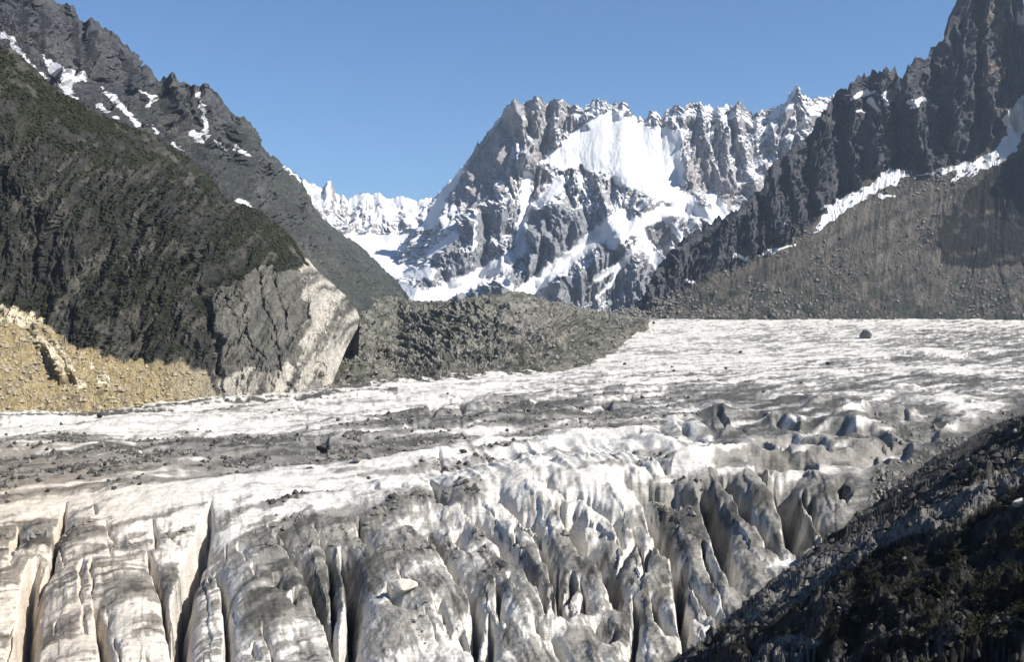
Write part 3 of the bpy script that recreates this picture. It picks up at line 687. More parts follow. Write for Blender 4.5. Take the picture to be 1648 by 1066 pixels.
def glacier():
    rn = random.Random(5)
    extra = []
    for i in range(70):                                # small unmapped cracks that follow the flow of the big ones
        x = rn.uniform(-10, 1180); y = rn.uniform(850, 1080)
        sl = np.interp(x, [0, 200, 450, 700, 900, 1200], [-.15, .1, .35, .6, .55, .4]); L_ = rn.uniform(20, 70)
        pts = []
        for k in range(4):
            pts.append((x, y)); x += sl * L_ / 3 * (1.3 - .3 * k) + rn.uniform(-2, 2); y += L_ / 3
        extra.append((pts, rn.uniform(2.5, 8), rn.uniform(3, 11) if x > 430 else rn.uniform(2, 7)))
    for i in range(36):                                # transverse waves on the right, far side
        x = rn.uniform(1000, 1640); y = rn.uniform(605, 760)
        L_ = rn.uniform(25, 90) ; s_ = rn.uniform(-.02, .28)
        extra.append(([(x, y), (x + L_ / 2, y + s_ * L_ / 2 + rn.uniform(-2, 2)), (x + L_, y + s_ * L_)], rn.uniform(3, 6), rn.uniform(1, 3)))
    for i in range(60):
        x = rn.uniform(380, 1100); y = rn.uniform(640, 720)
        a_ = rn.uniform(-.3, 1.2); L_ = rn.uniform(8, 30)
        extra.append(([(x, y), (x + L_ * math.cos(a_), y + L_ * math.sin(a_) * .6)], rn.uniform(3, 6), rn.uniform(2, 6)))
    cx = np.concatenate([np.linspace(-420, -30, 40, endpoint=False), np.arange(-30, 1680, 1.55), np.linspace(1680, 2100, 40)])
    cy = np.concatenate([np.linspace(1400, 1100, 30, endpoint=False), np.arange(1100, 505.5, -1.12)])
    PX, PY = np.meshgrid(cx, cy)
    D = depth_at(PY)
    X = (PX - 824) / F * D; Y = D; Z = gz(D)
    # --- swells
    def bump(x0, y0, rx, ry, h, p=2): return h * np.exp(-(np.abs((PX - x0) / rx) ** p + np.abs((PY - y0) / ry) ** p))
    up = bump(860, 800, 150, 42, 15, 2.4) + bump(1000, 778, 90, 34, 9) + bump(650, 990, 75, 60, 8) - bump(652, 990, 26, 12, 8) + bump(652, 964, 9, 6, 3) + bump(1200, 800, 150, 30, 9) + bump(1360, 690, 130, 16, 5) + bump(1400, 735, 150, 14, 6)
    up += bump(330, 830, 200, 40, 5) + bump(180, 960, 100, 80, 6) + bump(420, 960, 70, 80, 6) + bump(830, 980, 70, 60, 5) + bump(1330, 660, 50, 12, 4)
    Zn = fbm2(X / 60, Y / 90, 3, 1) * 3.2
    nearw = sstep(640, 800, PY)
    # --- rounded ice backs between crevasses, from warped distances
    wv = sstep(740, 820, PY)
    wx = PX + 5 * n2(PX / 30, PY / 30, 3) + 2 * wv * n2(PX / 9, PY / 9, 4); wy = PY + (1.2 + 3.8 * wv) * n2(PX / 30, PY / 30, 8) + 2 * wv * n2(PX / 9, PY / 9, 9)
    carve = np.zeros(PX.shape); dmin = np.full(PX.shape, 60.0); lips = np.zeros(PX.shape)
    for pts, wd, dp in CREV + extra:
        big = dp >= 7
        rad = 60 if big else wd * 4
        d, al, sd_ = linedist(wx, wy, pts, rad)
        tp = np.clip(np.minimum(al, 1 - al) * 5, 0, 1) ** .6 if pts[-1][1] < 1060 else np.clip(al * 5, 0, 1) ** .6
        hw = np.maximum(.5 * wd * (.25 + .75 * tp), .8)
        hs = np.where(sd_ > 0, hw * .85, hw * 1.55) if big else hw
        f = 1 / (1 + (d / hs) ** np.where(sd_ > 0, 8, 3.2)) * .88 + .12 * np.exp(-d / (2.0 * hw))
        if big: f = .55 * f + .45 * np.clip(1 - d / (hs * 1.15), 0, 1)
        carve = np.maximum(carve, (dp * .74 + 3 if big else dp * .8) * f * (.2 + .8 * tp))
        if dp >= 10: carve = np.maximum(carve, (dp * 1.15 + 4) * tp * (d < 1e8) * np.clip(1.6 - d / (hw * .42 + .5), 0, 1))
        if big:                                        # one lip stands up, the other slab dips under it
            lip = min(dp, 20) * .20 * np.exp(-np.maximum(d - hs, 0) / (6 + wd)) * tp * np.where(sd_ > 0, 1.0, -.55) * (d < 59)
            lips = np.where(np.abs(lip) > np.abs(lips), lip, lips)
        if big: dmin = np.minimum(dmin, np.where(d < 1e8, d + 40 * (1 - tp), 60))
    mm = np.exp(-((PX - 880) / 200) ** 4 - ((PY - 762) / 42) ** 4)
    pill = (1 - np.exp(-dmin / 14)) * 6.0 * nearw * (1 - .8 * mm); lips = lips * (1 - .8 * mm); carve = carve * (1 - .5 * mm)
    wavez = np.zeros(PX.shape)
    for pts, h_ in (([(1174, 740), (1220, 733), (1274, 731), (1374, 745), (1469, 744)], 8), ([(1215, 668), (1234, 682), (1289, 703), (1389, 704), (1424, 714), (1474, 730)], 8), ([(1310, 705), (1349, 693), (1399, 676), (1454, 678), (1514, 698)], 9),
                    ([(1150, 728), (1204, 738), (1274, 748), (1374, 751), (1449, 748)], 6), ([(1020, 795), (1049, 787), (1134, 775), (1174, 763), (1289, 766), (1399, 757)], 9), ([(1239, 643), (1324, 653), (1424, 648), (1524, 655), (1600, 650)], 5),
                    ([(1120, 655), (1165, 668), (1185, 700), (1150, 722)], 6), ([(1290, 672), (1339, 655), (1385, 668)], 5), ([(1400, 625), (1470, 632), (1560, 628)], 4), ([(1180, 620), (1260, 628), (1340, 622)], 3), ([(1440, 600), (1540, 606), (1640, 600)], 4),
                    ([(1060, 690), (1100, 700), (1150, 716)], 5), ([(1005, 712), (1060, 728), (1110, 748)], 5), ([(1500, 720), (1545, 700), (1590, 692)], 5), ([(1380, 572), (1460, 566), (1560, 570), (1640, 562)], 4),
                    ([(690, 735), (730, 722), (800, 714), (930, 716), (1060, 735)], 5), ([(590, 800), (640, 782), (690, 785)], 4), ([(600, 830), (700, 838), (800, 842)], 3)):
        d, al, sd_ = linedist(PX + 6 * n2(PX / 40, PY / 25, 31), PY + 4 * n2(PX / 40, PY / 25, 32), pts, 60)
        tp = np.clip(np.minimum(al, 1 - al) * 4, 0, 1)
        wavez = np.maximum(wavez, np.where(d < 1e8, h_ * np.interp(pts[0][0], [900, 1150], [1, 1.7]) * tp * np.exp(-d / np.where(sd_ > 0, 6, 13)), 0))
    # --- folds, fluting and fine ice relief
    slp = np.interp(PX, [0, 200, 450, 700, 900, 1200], [-.1, .08, .3, .55, .55, .45])
    SA = (PX - slp * (PY - 930)) * .29; SL = PY * .9                 # metres across and along the ice blades
    mound = sstep(680, 720, PX) * sstep(1090, 1050, PX) * sstep(700, 725, PY) * sstep(810, 795, PY)
    SAm = (PX - 1.1 * (PY - 760)) * .4
    fl = 1 - 2 * np.abs(n2(SA / 13 + .4 * n2(SA / 30, SL / 60, 24), SL / 130, 21)); fl2 = 1 - 2 * np.abs(n2(SA / 5, SL / 60, 22))
    flm = 1 - 2 * np.abs(n2(SAm / 9, SL / 60, 25))
    Zf = (fl * np.interp(PX, [350, 650], [.5, 1.5]) + fl2 * .35) * nearw * sstep(780, 835, PY) * sstep(-.3, .5, n2(X / 60, Y / 60, 30)) + flm * 3.0 * mm
    Zs = .14 * np.sin((SL * .6 + 3.5 * fbm2(X / 40, Y / 40, 3, 12)) * 2 * math.pi / 4.4) * nearw
    k = sstep(560, 660, PY)
    Zr = (1 - 2 * np.abs(fbm2(X / 80, Y / 110, 3, 41))) * 2.2 * k * sstep(760, 680, PY) * sstep(300, 900, PX)
    TX = Y + .45 * X + 30 * n2(X / 120, Y / 120, 44)
    rw_ = sstep(1000, 1200, PX) * sstep(600, 680, PY) * sstep(800, 745, PY)
    lat = ((1 - 2 * np.abs(n2(X / 330, TX / 135, 43))) * 4 + (1 - 2 * np.abs(n2(X / 150, TX / 58, 45))) * 2.6) * rw_
    ACz = (Y - 1.1 * X) * .67 + 30 * n2(X / 160, Y / 160, 46); ALz = (X + .9 * Y) * .74
    lat = lat + ((1 - 2 * np.abs(n2(ALz / 420, ACz / 120, 47))) * 5.0 + (1 - 2 * np.abs(n2(ALz / 200, ACz / 48, 48))) * 1.7) * sstep(560, 640, PY) * sstep(860, 740, PY) * (1 - .8 * rw_)
    Zff = fbm2(X / 14, Y / 14, 4, 51) * np.interp(PY, [500, 580, 660, 1000], [.7, .8, 1.5, .8])
    tri = lambda q: -1.3 * np.abs(2 * (q / .8 - np.floor(q / .8 + .5))) + .65
    Z = Z + nearw * sstep(740, 820, PY) * np.interp(PX, [420, 620], [.35, 1]) * (.42 * tri(n2(X / 9, Y / 16, 101)) + .22 * tri(n2(X / 3.6, Y / 8, 102)))
    Z = Z + wavez + lips + up + Zn + pill - 7 * nearw * .5 - carve + Zf + Zs + Zr + lat + Zff
    P = np.stack([X, Y, Z], -1)
    # the glacier meets the bank on the right: keep it below there (bank mesh covers it)
    # --- dirt
    wx = PX + 22 * n2(X / 90, Y / 90, 60) + 7 * n2(X / 25, Y / 25, 61); wy = PY + 9 * n2(X / 90, Y / 130, 62) + 4 * n2(X / 20, Y / 40, 63)
    AC = (Y - 1.1 * X) * .67 + 14 * fbm2(X / 150, Y / 150, 3, 66); AL = (X + .9 * Y) * .74
    st = fbm2(AL / 190, AC / 30, 4, 70, .62)       # streaks along the flow
    deb = np.zeros(PX.shape)
    def zone(poly, v): 
        nonlocal deb
        deb = np.maximum(deb, inside(wx, wy, poly) * v)
    zone([(-500, 735), (0, 718), (250, 704), (400, 705), (560, 690), (640, 668), (900, 632), (1000, 622), (1150, 615), (1500, 600), (1700, 600), (1700, 660), (1250, 650), (1060, 690), (900, 705), (760, 722), (640, 742), (560, 760), (400, 775), (200, 800), (0, 815), (-500, 830)], .36)
    zone([(-500, 740), (0, 722), (300, 708), (480, 715), (500, 740), (300, 765), (0, 795), (-500, 810)], .5)
    zone([(560, 700), (700, 660), (860, 645), (960, 650), (1060, 660), (980, 685), (860, 700), (740, 725), (620, 742)], .66)
    zone([(1120, 645), (1250, 640), (1480, 650), (1560, 690), (1480, 740), (1380, 770), (1150, 775), (1130, 700)], .70)
    zone([(900, 612), (1200, 596), (1330, 583), (1400, 575), (1700, 566), (1700, 582), (1330, 590), (1100, 606)], .5)
    zone([(1400, 560), (1480, 535), (1700, 530), (1700, 600), (1500, 590)], .38)
    zone([(-500, 840), (120, 840), (330, 930), (300, 1000), (90, 960), (-500, 960)], .22)
    zone([(400, 860), (640, 800), (900, 840), (1000, 900), (1150, 850), (1250, 780), (1400, 780), (1400, 1100), (420, 1100)], .24)
    zone([(1000, 800), (1400, 780), (1400, 860), (1290, 900), (1180, 870), (1100, 890), (1040, 830)], .55)
    zone([(380, 985), (440, 970), (460, 1010), (430, 1050), (390, 1040)], .5)
    zone([(50, 1000), (100, 1005), (150, 1045), (60, 1040)], .4); zone([(765, 742), (800, 740), (815, 790), (770, 790)], .4)
    zone([(1000, 634), (1700, 606), (1700, 618), (1000, 647)], .6); zone([(1150, 545), (1700, 546), (1700, 556), (1150, 551)], .42); zone([(950, 560), (1320, 567), (1320, 573), (950, 566)], .4)
    zone([(1180, 528), (1700, 527), (1700, 533), (1180, 533)], .4)
    deb = blur(deb, 5)
    keep = deb * (PX > 940) * (PY < 650)
    clean = inside(wx, wy, [(-500, 712), (-500, 698), (0, 680), (500, 640), (640, 622), (900, 600), (1000, 560), (1040, 515), (1500, 512), (1440, 560), (1300, 580), (1000, 605), (880, 625), (640, 655), (540, 680), (250, 698), (0, 712)]).astype(float)
    deb = np.maximum(deb * (1 - clean * .85), keep)
    nz = normals(P)[..., 2]
    msk2 = np.exp(-((PX - 880) / 210) ** 2 - ((PY - 765) / 38) ** 2)
    deb = deb * (1 - .9 * msk2)
    dirt = deb + (.62 * st + .22 * fbm2(X / 9, Y / 16, 3, 81)) * (1 - .38 * clean) * (1 - .4 * nearw) + .06 + .16 * fbm2(X / 120, Y / 120, 3, 80)
    lw_ = sstep(640, 400, PX); dst = fbm2(SA / 6, SL / 60, 4, 83, .6) * (1 - lw_) + lw_ * fbm2(SA / 42, (SL + .12 * (SA + 40) ** 2 / 40) / 9, 4, 84, .62); dirt = dirt + sstep(790, 860, PY) * (1 - mm) * (.30 * sstep(-.05, .3, dst) * (.4 + sstep(-.3, .5, n2(X / 35, Y / 35, 87))) + .14 * sstep(.1, .3, fbm2(SA / 2.5, SL / 30, 3, 88)))
    dirt = dirt - .42 * sstep(.85, .5, nz) * sstep(780, 850, PY)
    edge = 1 - sstep(2, 22, PY - np.interp(PX, [-420, 0, 480, 620], [700, 676, 640, 625])); dirt = np.maximum(dirt, edge * sstep(0, .3, st + .1) * (PX < 640))
    # right border towards the bank is rubbly
    bx = np.interp(PY, [560, 640, 690, 735, 760, 800, 880, 920, 970, 1040, 1100], [1900, 1690, 1590, 1480, 1440, 1400, 1330, 1260, 1200, 1150, 1080])
    dirt = np.maximum(dirt, sstep(-60, 10, PX - bx + 30 * st) * .8)
    dirt = np.clip(dirt - .30 * sstep(2, 6, wavez), 0, 1)  # wave crests paler: their highlights are put into the colour
    c0 = np.array((.54, .52, .47)); c1 = np.array((.215, .205, .18)); c2 = np.array((.075, .071, .058))
    a1 = sstep(.10, .36, dirt)[..., None]; a2 = sstep(.42, .85, dirt)[..., None]
    alb = c0 * (1 - a1) + c1 * a1; alb = alb * (1 - a2) + c2 * a2
    warm = sstep(500, 0, PX) * sstep(690, 780, PY)
    alb *= (1 - warm[..., None] * np.array((-.02, .07, .17)))
    alb[..., 2] *= 1.02
    m = glacier_mat()
    o = grid_obj('glacier', P, alb, np.zeros(PX.shape), m, {'dirt': dirt})
    tag(o, 'broad crevassed glacier with dirty ice, bright white streaks and grey rubble bands filling the valley', kind='structure')
    SHEETS['glacier'] = P
    return P, dirt, PX, PY

def glacier_mat():
    m, t, b = nodes('glacier_ice')
    tc = N(t, 'ShaderNodeTexCoord')
    mp = N(t, 'ShaderNodeMapping'); mp.inputs['Scale'].default_value = (1, .45, 1.3)
    t.links.new(tc.outputs['Object'], mp.inputs[0])
    na = N(t, 'ShaderNodeTexNoise', i_Scale=1 / 14, i_Detail=10.0, i_Roughness=0.62)
    nb = N(t, 'ShaderNodeTexNoise', i_Scale=1 / 2.2, i_Detail=8.0, i_Roughness=0.7)
    for q in (na, nb): t.links.new(mp.outputs[0], q.inputs['Vector'])
    # layers of old snow seen as fine lines across the ice
    mp2 = N(t, 'ShaderNodeMapping'); mp2.inputs['Scale'].default_value = (.045, .5, 1.5); mp2.inputs['Rotation'].default_value = (R(8), R(5), R(-14))
    t.links.new(tc.outputs['Object'], mp2.inputs[0])
    nl = N(t, 'ShaderNodeTexNoise', i_Scale=1.0, i_Detail=7.0, i_Roughness=0.72, i_Distortion=.6)
    t.links.new(mp2.outputs[0], nl.inputs['Vector'])
    al = N(t, 'ShaderNodeAttribute', attribute_name='albedo'); di = N(t, 'ShaderNodeAttribute', attribute_name='dirt')
    v = mathn(t, 'MULTIPLY', maprange(t, na.outputs[0], .3, .7, .78, 1.16), maprange(t, nl.outputs[0], .38, .62, .78, 1.14))
    sp = mathn(t, 'MULTIPLY', maprange(t, nb.outputs[0], .35, .6, .55, 1.1), 1.0)
    spm = N(t, 'ShaderNodeMix'); spm.data_type = 'FLOAT'
    t.links.new(maprange(t, di.outputs['Fac'], .1, .8, .25, 1), spm.inputs[0]); spm.inputs[2].default_value = 1.0; t.links.new(sp, spm.inputs[3])
    v = mathn(t, 'MULTIPLY', v, spm.outputs[0])
    vc = N(t, 'ShaderNodeCombineColor')
    for i in range(3): t.links.new(v, vc.inputs[i])
    col = mixc(t, 1.0, al.outputs['Color'], vc.outputs[0], 'MULTIPLY')
    t.links.new(col, b.inputs['Base Color'])
    b.inputs['Roughness'].default_value = .62
    b.inputs['Specular IOR Level'].default_value = .3
    h = mathn(t, 'ADD', mathn(t, 'MULTIPLY', na.outputs[0], 1.2), mathn(t, 'MULTIPLY', nb.outputs[0], .5))
    h = mathn(t, 'ADD', h, mathn(t, 'MULTIPLY', nl.outputs[0], .3))
    bp = N(t, 'ShaderNodeBump', i_Strength=.8, i_Distance=1.6)
    t.links.new(h, bp.inputs['Height']); t.links.new(bp.outputs[0], b.inputs['Normal'])
    return m
GL = glacier()

#============================================================ RIGHT BANK (moraine slope below the viewer)
BPX = [(1090, 1066), (1150, 1030), (1200, 975), (1260, 925), (1330, 880), (1400, 812), (1480, 745), (1560, 700), (1640, 672), (1720, 655)]
_by = [float(depth_at(y)) for x, y in BPX]; _bx = [(x - 824) / F * d for (x, y), d in zip(BPX, _by)]
BK_Y = np.array([-900, _by[0] - 100] + _by + [_by[-1] + 1500]); BK_X = np.array([_bx[0] - .62 * (_by[0] + 900), _bx[0] - 62] + _bx + [_bx[-1] + 1700])
def bank_base(X, Y):
    s_ = (X - np.interp(Y, BK_Y, BK_X)) * .855
    yc = Y + .5 * np.clip(s_, 0, 400)
    return gz(yc) - 2 + np.interp(s_, [-60, 0, 30, 90, 180, 300, 500, 900], [-80, 0, 22, 62, 119, 190, 290, 420]) * np.interp(yc, [480, 900, 1900], [1, .66, .5]), s_
def bank():
    cx = np.concatenate([np.arange(960, 1680, 1.35), np.linspace(1680, 2300, 60)]); cy = np.concatenate([np.linspace(1700, 1100, 50, endpoint=False), np.arange(1100, 596, -1.2)])
    PX, PY = np.meshgrid(cx, cy)
    best = np.full(PX.shape, np.nan); prev = None
    dd = np.geomspace(14, 2400, 260)
    for i, d in enumerate(dd):
        f = (533 - PY) / F * d - bank_base((PX - 824) / F * d, np.full(PX.shape, d))[0]
        if prev is not None:
            hit = np.isnan(best) & (f <= 0)
            t = prev / (prev - f + 1e-9)
            best = np.where(hit, dd[i - 1] + (d - dd[i - 1]) * np.clip(t, 0, 1), best)
        prev = f
    best = np.where(np.isnan(best), 2400, best)
    X = (PX - 824) / F * best; Y = best
    Z, Sd = bank_base(X, Y)
    return np.stack([X, Y, Z], -1), Sd
P, Sd = bank()
def bank2(P, Sd):
    X, Y, Z = P[..., 0], P[..., 1], P[..., 2]
    act = sstep(-5, 12, Sd) * np.interp(Y, [300, 560, 1200], [1, .5, .3])
    Z = Z + act * (8 * fbm2(X / 55, Y / 70, 4, 5) + 3.6 * (1 - 2 * np.abs(n2(X / 14, Y / 20, 8))) + 1.8 * (1 - 2 * np.abs(fbm2(X / 7, Y / 7, 4, 12))))
    # ribs running down the bank with dark gullies between
    Z = Z + act * np.interp(Y, [100, 450, 700], [6, 5, 2]) * (1 - 2 * np.abs(n2((Y + .4 * X) / 30, Sd / 140, 17)))
    Z = Z + act * (.55 * (1 - 2 * np.abs(fbm2(X / 2.6, Y / 2.6, 3, 19))) + .16 * fbm2(X / .8, Y / .8, 2, 23)) * (Y < 500)
    P = np.stack([X, Y, Z], -1)
    px, py = proj(P)
    n = normals(P)
    wx = px + 16 * n2(X / 22, Y / 22, 2); wy = py + 12 * n2(X / 22, Y / 22, 6)
    nn = fbm2(X / 18, Y / 22, 4, 33, .6)
    gravel = inside(wx, wy, [(1130, 1075), (1190, 1000), (1230, 950), (1290, 905), (1370, 868), (1450, 835), (1530, 800), (1600, 760), (1750, 700), (1750, 735), (1600, 800), (1545, 830), (1480, 850), (1400, 880), (1330, 930), (1270, 985), (1235, 985), (1200, 1000)]).astype(float)  # gravel strip; the sunlit look of the crest is put into its colour
    gr2 = inside(wx, wy, [(1200, 1066), (1240, 1030), (1290, 1020), (1320, 1035), (1280, 1080)]).astype(float)
    up = sstep(30, -20, wy - np.interp(wx, [1100, 1330, 1480, 1600, 1750], [1066, 905, 830, 770, 720]))
    shrub = np.clip((1 - up) * (.75 + .9 * nn) + up * sstep(.15, .5, nn) * .75 - gravel - gr2, 0, 1)  # low scrub, with the bank's deep shade put into its near-black colour
    alb = np.empty(px.shape + (3,)); alb[:] = (.07, .067, .062)
    for mk, c in ((sstep(0, .6, fbm2(X / 9, Y / 9, 3, 44)) * .6, (.10, .096, .09)), (gravel, (.18, .175, .165)), (gr2, (.20, .19, .18)), (shrub, (.012, .012, .009))):
        mk = mk[..., None]; alb = alb * (1 - mk) + np.array(c) * mk
    m = terrain_mat('moraine_gravel', 3.0, (1, 1, 1), .5, 1.0)
    tag(grid_obj('moraine_bank', P, alb, np.zeros(px.shape), m), 'steep dark bank of rubble, gravel and low scrub on the right in front of the glacier', kind='structure')
    SHEETS['bank'] = P
    return P, shrub, n
BK = bank2(P, Sd)

#============================================================ ROCKS
rng = np.random.RandomState(3)
def rock_mesh(name, seed, flat=.75, n=22, rough=.1):
    r = np.random.RandomState(seed)
    v = r.normal(size=(n, 3)); v /= np.linalg.norm(v, axis=1)[:, None]
    v *= (1 + r.uniform(-.18, .12, (n, 1))); v *= np.array((1, .85, flat))
    bm = bmesh.new()
    for q in v: bm.verts.new(q)
    bmesh.ops.convex_hull(bm, input=bm.verts)
    for q in [q for q in bm.verts if not q.link_faces]: bm.verts.remove(q)
    bmesh.ops.bevel(bm, geom=list(bm.edges), offset=.05, segments=1, affect='EDGES')
    bmesh.ops.triangulate(bm, faces=bm.faces)
    me = bpy.data.meshes.new(name); bm.to_mesh(me); bm.free()
    return me

def rock_mat(name, c, dark=.5, sc=1.0):
    m, t, b = nodes(name)
    tc = N(t, 'ShaderNodeTexCoord'); oi = N(t, 'ShaderNodeObjectInfo')
    na = N(t, 'ShaderNodeTexNoise', i_Scale=2.2 * sc, i_Detail=8.0, i_Roughness=.65)
    add = t.nodes.new('ShaderNodeVectorMath'); add.operation = 'ADD'
    t.links.new(tc.outputs['Object'], add.inputs[0]); t.links.new(oi.outputs['Random'], add.inputs[1])
    t.links.new(add.outputs[0], na.inputs['Vector'])
    f = maprange(t, na.outputs[0], .35, .65, 0, 1)
    col = mixc(t, f, tuple(x * dark for x in c) + (1,), tuple(c) + (1,))
    t.links.new(col, b.inputs['Base Color'])
    bp = N(t, 'ShaderNodeBump', i_Strength=.7, i_Distance=.15); t.links.new(na.outputs[0], bp.inputs['Height']); t.links.new(bp.outputs[0], b.inputs['Normal'])
    return m

M_dark = rock_mat('dark_boulder_rock', (.07, .067, .06)); M_pale = rock_mat('pale_boulder_rock', (.55, .52, .45), .7); M_mid = rock_mat('grey_boulder_rock', (.20, .19, .17))
M_sand = rock_mat('sandy_stone', (.34, .29, .20))
random.seed(1)
rocks = {}
for mn, mm in (('dark', M_dark), ('pale', M_pale), ('mid', M_mid)):
    rocks[mn] = []
    for k in range(5):
        q = rock_mesh('boulder_' + mn, 10 * k + len(mn)); q.materials.append(mm); rocks[mn].append(q)

def boulder(sheet, px, py, size, kind, label, group=None, flat=1.0, name='boulder', sink=.2, cat='boulder'):
    p = seat(sheet, px, py)
    r = size * .5 * p[1] / F
    o = bpy.data.objects.new(name, rocks[kind][rng.randint(5)])
    o.location = (p[0], p[1], p[2] + r * (.72 * flat - sink)); o.rotation_euler = (rng.uniform(-.2, .2), rng.uniform(-.2, .2), rng.uniform(0, 6.28))
    o.scale = (r, r * rng.uniform(.8, 1.1), r * flat)
    C.objects.link(o)
    return tag(o, label, cat, group)

boulder('glacier', 652, 960, 54, 'pale', 'large pale boulder perched on the rounded ice dome in the near centre over a hollow', flat=.62, sink=-.30)
for i, (x, y, s_) in enumerate([(672, 978, 11), (678, 990, 6), (664, 996, 5), (669, 1001, 9), (674, 1013, 4), (681, 1016, 6), (688, 969, 7), (694, 980, 4), (676, 1022, 4), (686, 1036, 5)]):
    boulder('glacier', x, y, s_, 'mid', 'small stone in the trail of debris below the pale perched boulder', 'stones below the perched boulder', name='stone', cat='stone')
for x, y, s_, k, lb in [
    (520, 727, 26, 'dark', 'broad dark boulder over a black hollow in the grey debris left of centre'),
    (577, 745, 20, 'mid', 'brownish upright boulder just right of and below the broad dark boulder on the debris'),
    (165, 671, 20, 'dark', 'dark block at the upper edge of the white ice band below the sandy scree'),
    (56, 737, 12, 'dark', 'dark square boulder at the far left of the debris band, higher of the left cluster'),
    (105, 753, 12, 'dark', 'dark boulder at the right end of the left cluster on the debris band'),
    (34, 749, 10, 'dark', 'low dark boulder nearest the left edge on the debris band'),
    (87, 745, 9, 'dark', 'narrow upright dark boulder in the middle of the left cluster on the debris band'),
    (1395, 543, 30, 'mid', 'large brown rock island alone on the bright far glacier at the right'),
    (367, 646, 10, 'dark', 'dark boulder at the foot of the pale cliff where it meets the ice'),
    (746, 728, 15, 'dark', 'flat dark boulder on grey debris just above the bright ice mound'),
    (942, 581, 14, 'dark', 'dark boulder at the lower right tip of the rubble hill, where the white ice starts'),
    (226, 729, 12, 'pale', 'pale boulder alone in the middle of the dark debris band on the left'),
    (1085, 596, 8, 'dark', 'small dark boulder on the thin streak crossing the bright ice'),
    (1083, 590, 7, 'dark', 'small dark boulder just above another on the thin streak crossing the bright ice'),
    (1640, 815, 26, 'pale', 'big rounded white boulder on the dark scrub bank at the right edge')]:
    boulder('bank' if x > 1600 else 'glacier', x, y, s_, k, lb, flat=.8)
for x, y, s_ in [(81, 791, 9), (186, 787, 9), (545, 676, 7), (282, 650, 7), (450, 660, 6), (593, 769, 7), (77, 723, 7), (226, 781, 7), (302, 697, 6), (665, 696, 8), (851, 660, 9), (722, 634, 5), (750, 706, 7), (819, 694, 7), (1193, 567, 7), (1053, 519, 6),
                 (1335, 586, 8), (1006, 585, 6), (1171, 594, 6), (20, 756, 8), (150, 760, 6), (268, 748, 6), (345, 712, 6), (430, 735, 6), (480, 700, 7), (610, 706, 7), (700, 690, 6), (880, 688, 7), (770, 668, 6), (940, 660, 8), (1035, 640, 6), (400, 752, 6), (12, 700, 6), (118, 730, 6), (630, 725, 6), (1110, 640, 6), (1230, 630, 6), (1290, 615, 5)]:
    boulder('glacier', x, y, s_ * 1.15, 'dark', 'small dark boulder lying among the rubble on the glacier', 'small dark boulders on the glacier')
rb = random.Random(8)
for i in range(22):
    x = rb.uniform(1330, 1640); y = rb.uniform(np.interp(x, [1300, 1640], [950, 790]), 1010)
    boulder('bank', x, y, rb.uniform(4, 11), 'dark' if rb.random() < .6 else 'mid', 'light boulder half hidden in the dark scrub of the near bank', 'light boulders in the scrub of the bank', flat=.8)
for i in range(12):
    x = rb.uniform(1440, 1640); y = np.interp(x, [1400, 1640], [800, 690]) + rb.uniform(5, 60)
    boulder('bank', x, y, rb.uniform(7, 15), 'mid', 'grey boulder on the open upper part of the bank by the ice', 'grey boulders on the upper bank', flat=.8)

ORD = 'first second third fourth fifth sixth seventh eighth ninth tenth eleventh twelfth thirteenth fourteenth fifteenth sixteenth seventeenth eighteenth nineteenth twentieth'.split()
def order_labels(group, name_region):
    rows = {}
    for o in [o for o in C.objects if o.get('group') == group]:
        p = o.location; rows.setdefault(name_region(824 + p.x / p.y * F, 533 - p.z / p.y * F), []).append((p.x / p.y, o))
    for reg, lst in rows.items():
        lst.sort(key=lambda q: q[0])
        for i, (x, o) in enumerate(lst):
            what, where = reg
            o['label'] = '%s %s, %s from the left' % (what, where, ORD[min(i, 19)]) if len(lst) > 1 else '%s alone %s' % (what, where)
def reg_ice(x, y):
    if y < 610: return ('small dark boulder', 'on the bright far ice')
    if x < 500: return ('small dark boulder', 'on the white ice below the sandy scree') if y < 712 else ('small dark boulder', 'on the grey rubble band of the left ice')
    return ('small dark boulder', 'on the grey band nearest the white ice') if y < 680 else ('small dark boulder', 'on the grey rubble above the ice mound')
order_labels('small dark boulders on the glacier', reg_ice)
order_labels('light boulders in the scrub of the bank', lambda x, y: ('boulder half hidden', 'low in the bank scrub') if y > 930 else ('boulder half hidden', 'high in the bank scrub'))
order_labels('grey boulders on the upper bank', lambda x, y: ('grey boulder', 'on the open upper bank by the ice'))
order_labels('stones below the perched boulder', lambda x, y: ('small stone', 'just under the pale perched boulder') if y < 992 else ('small stone', 'at the tail of the perched boulder debris'))

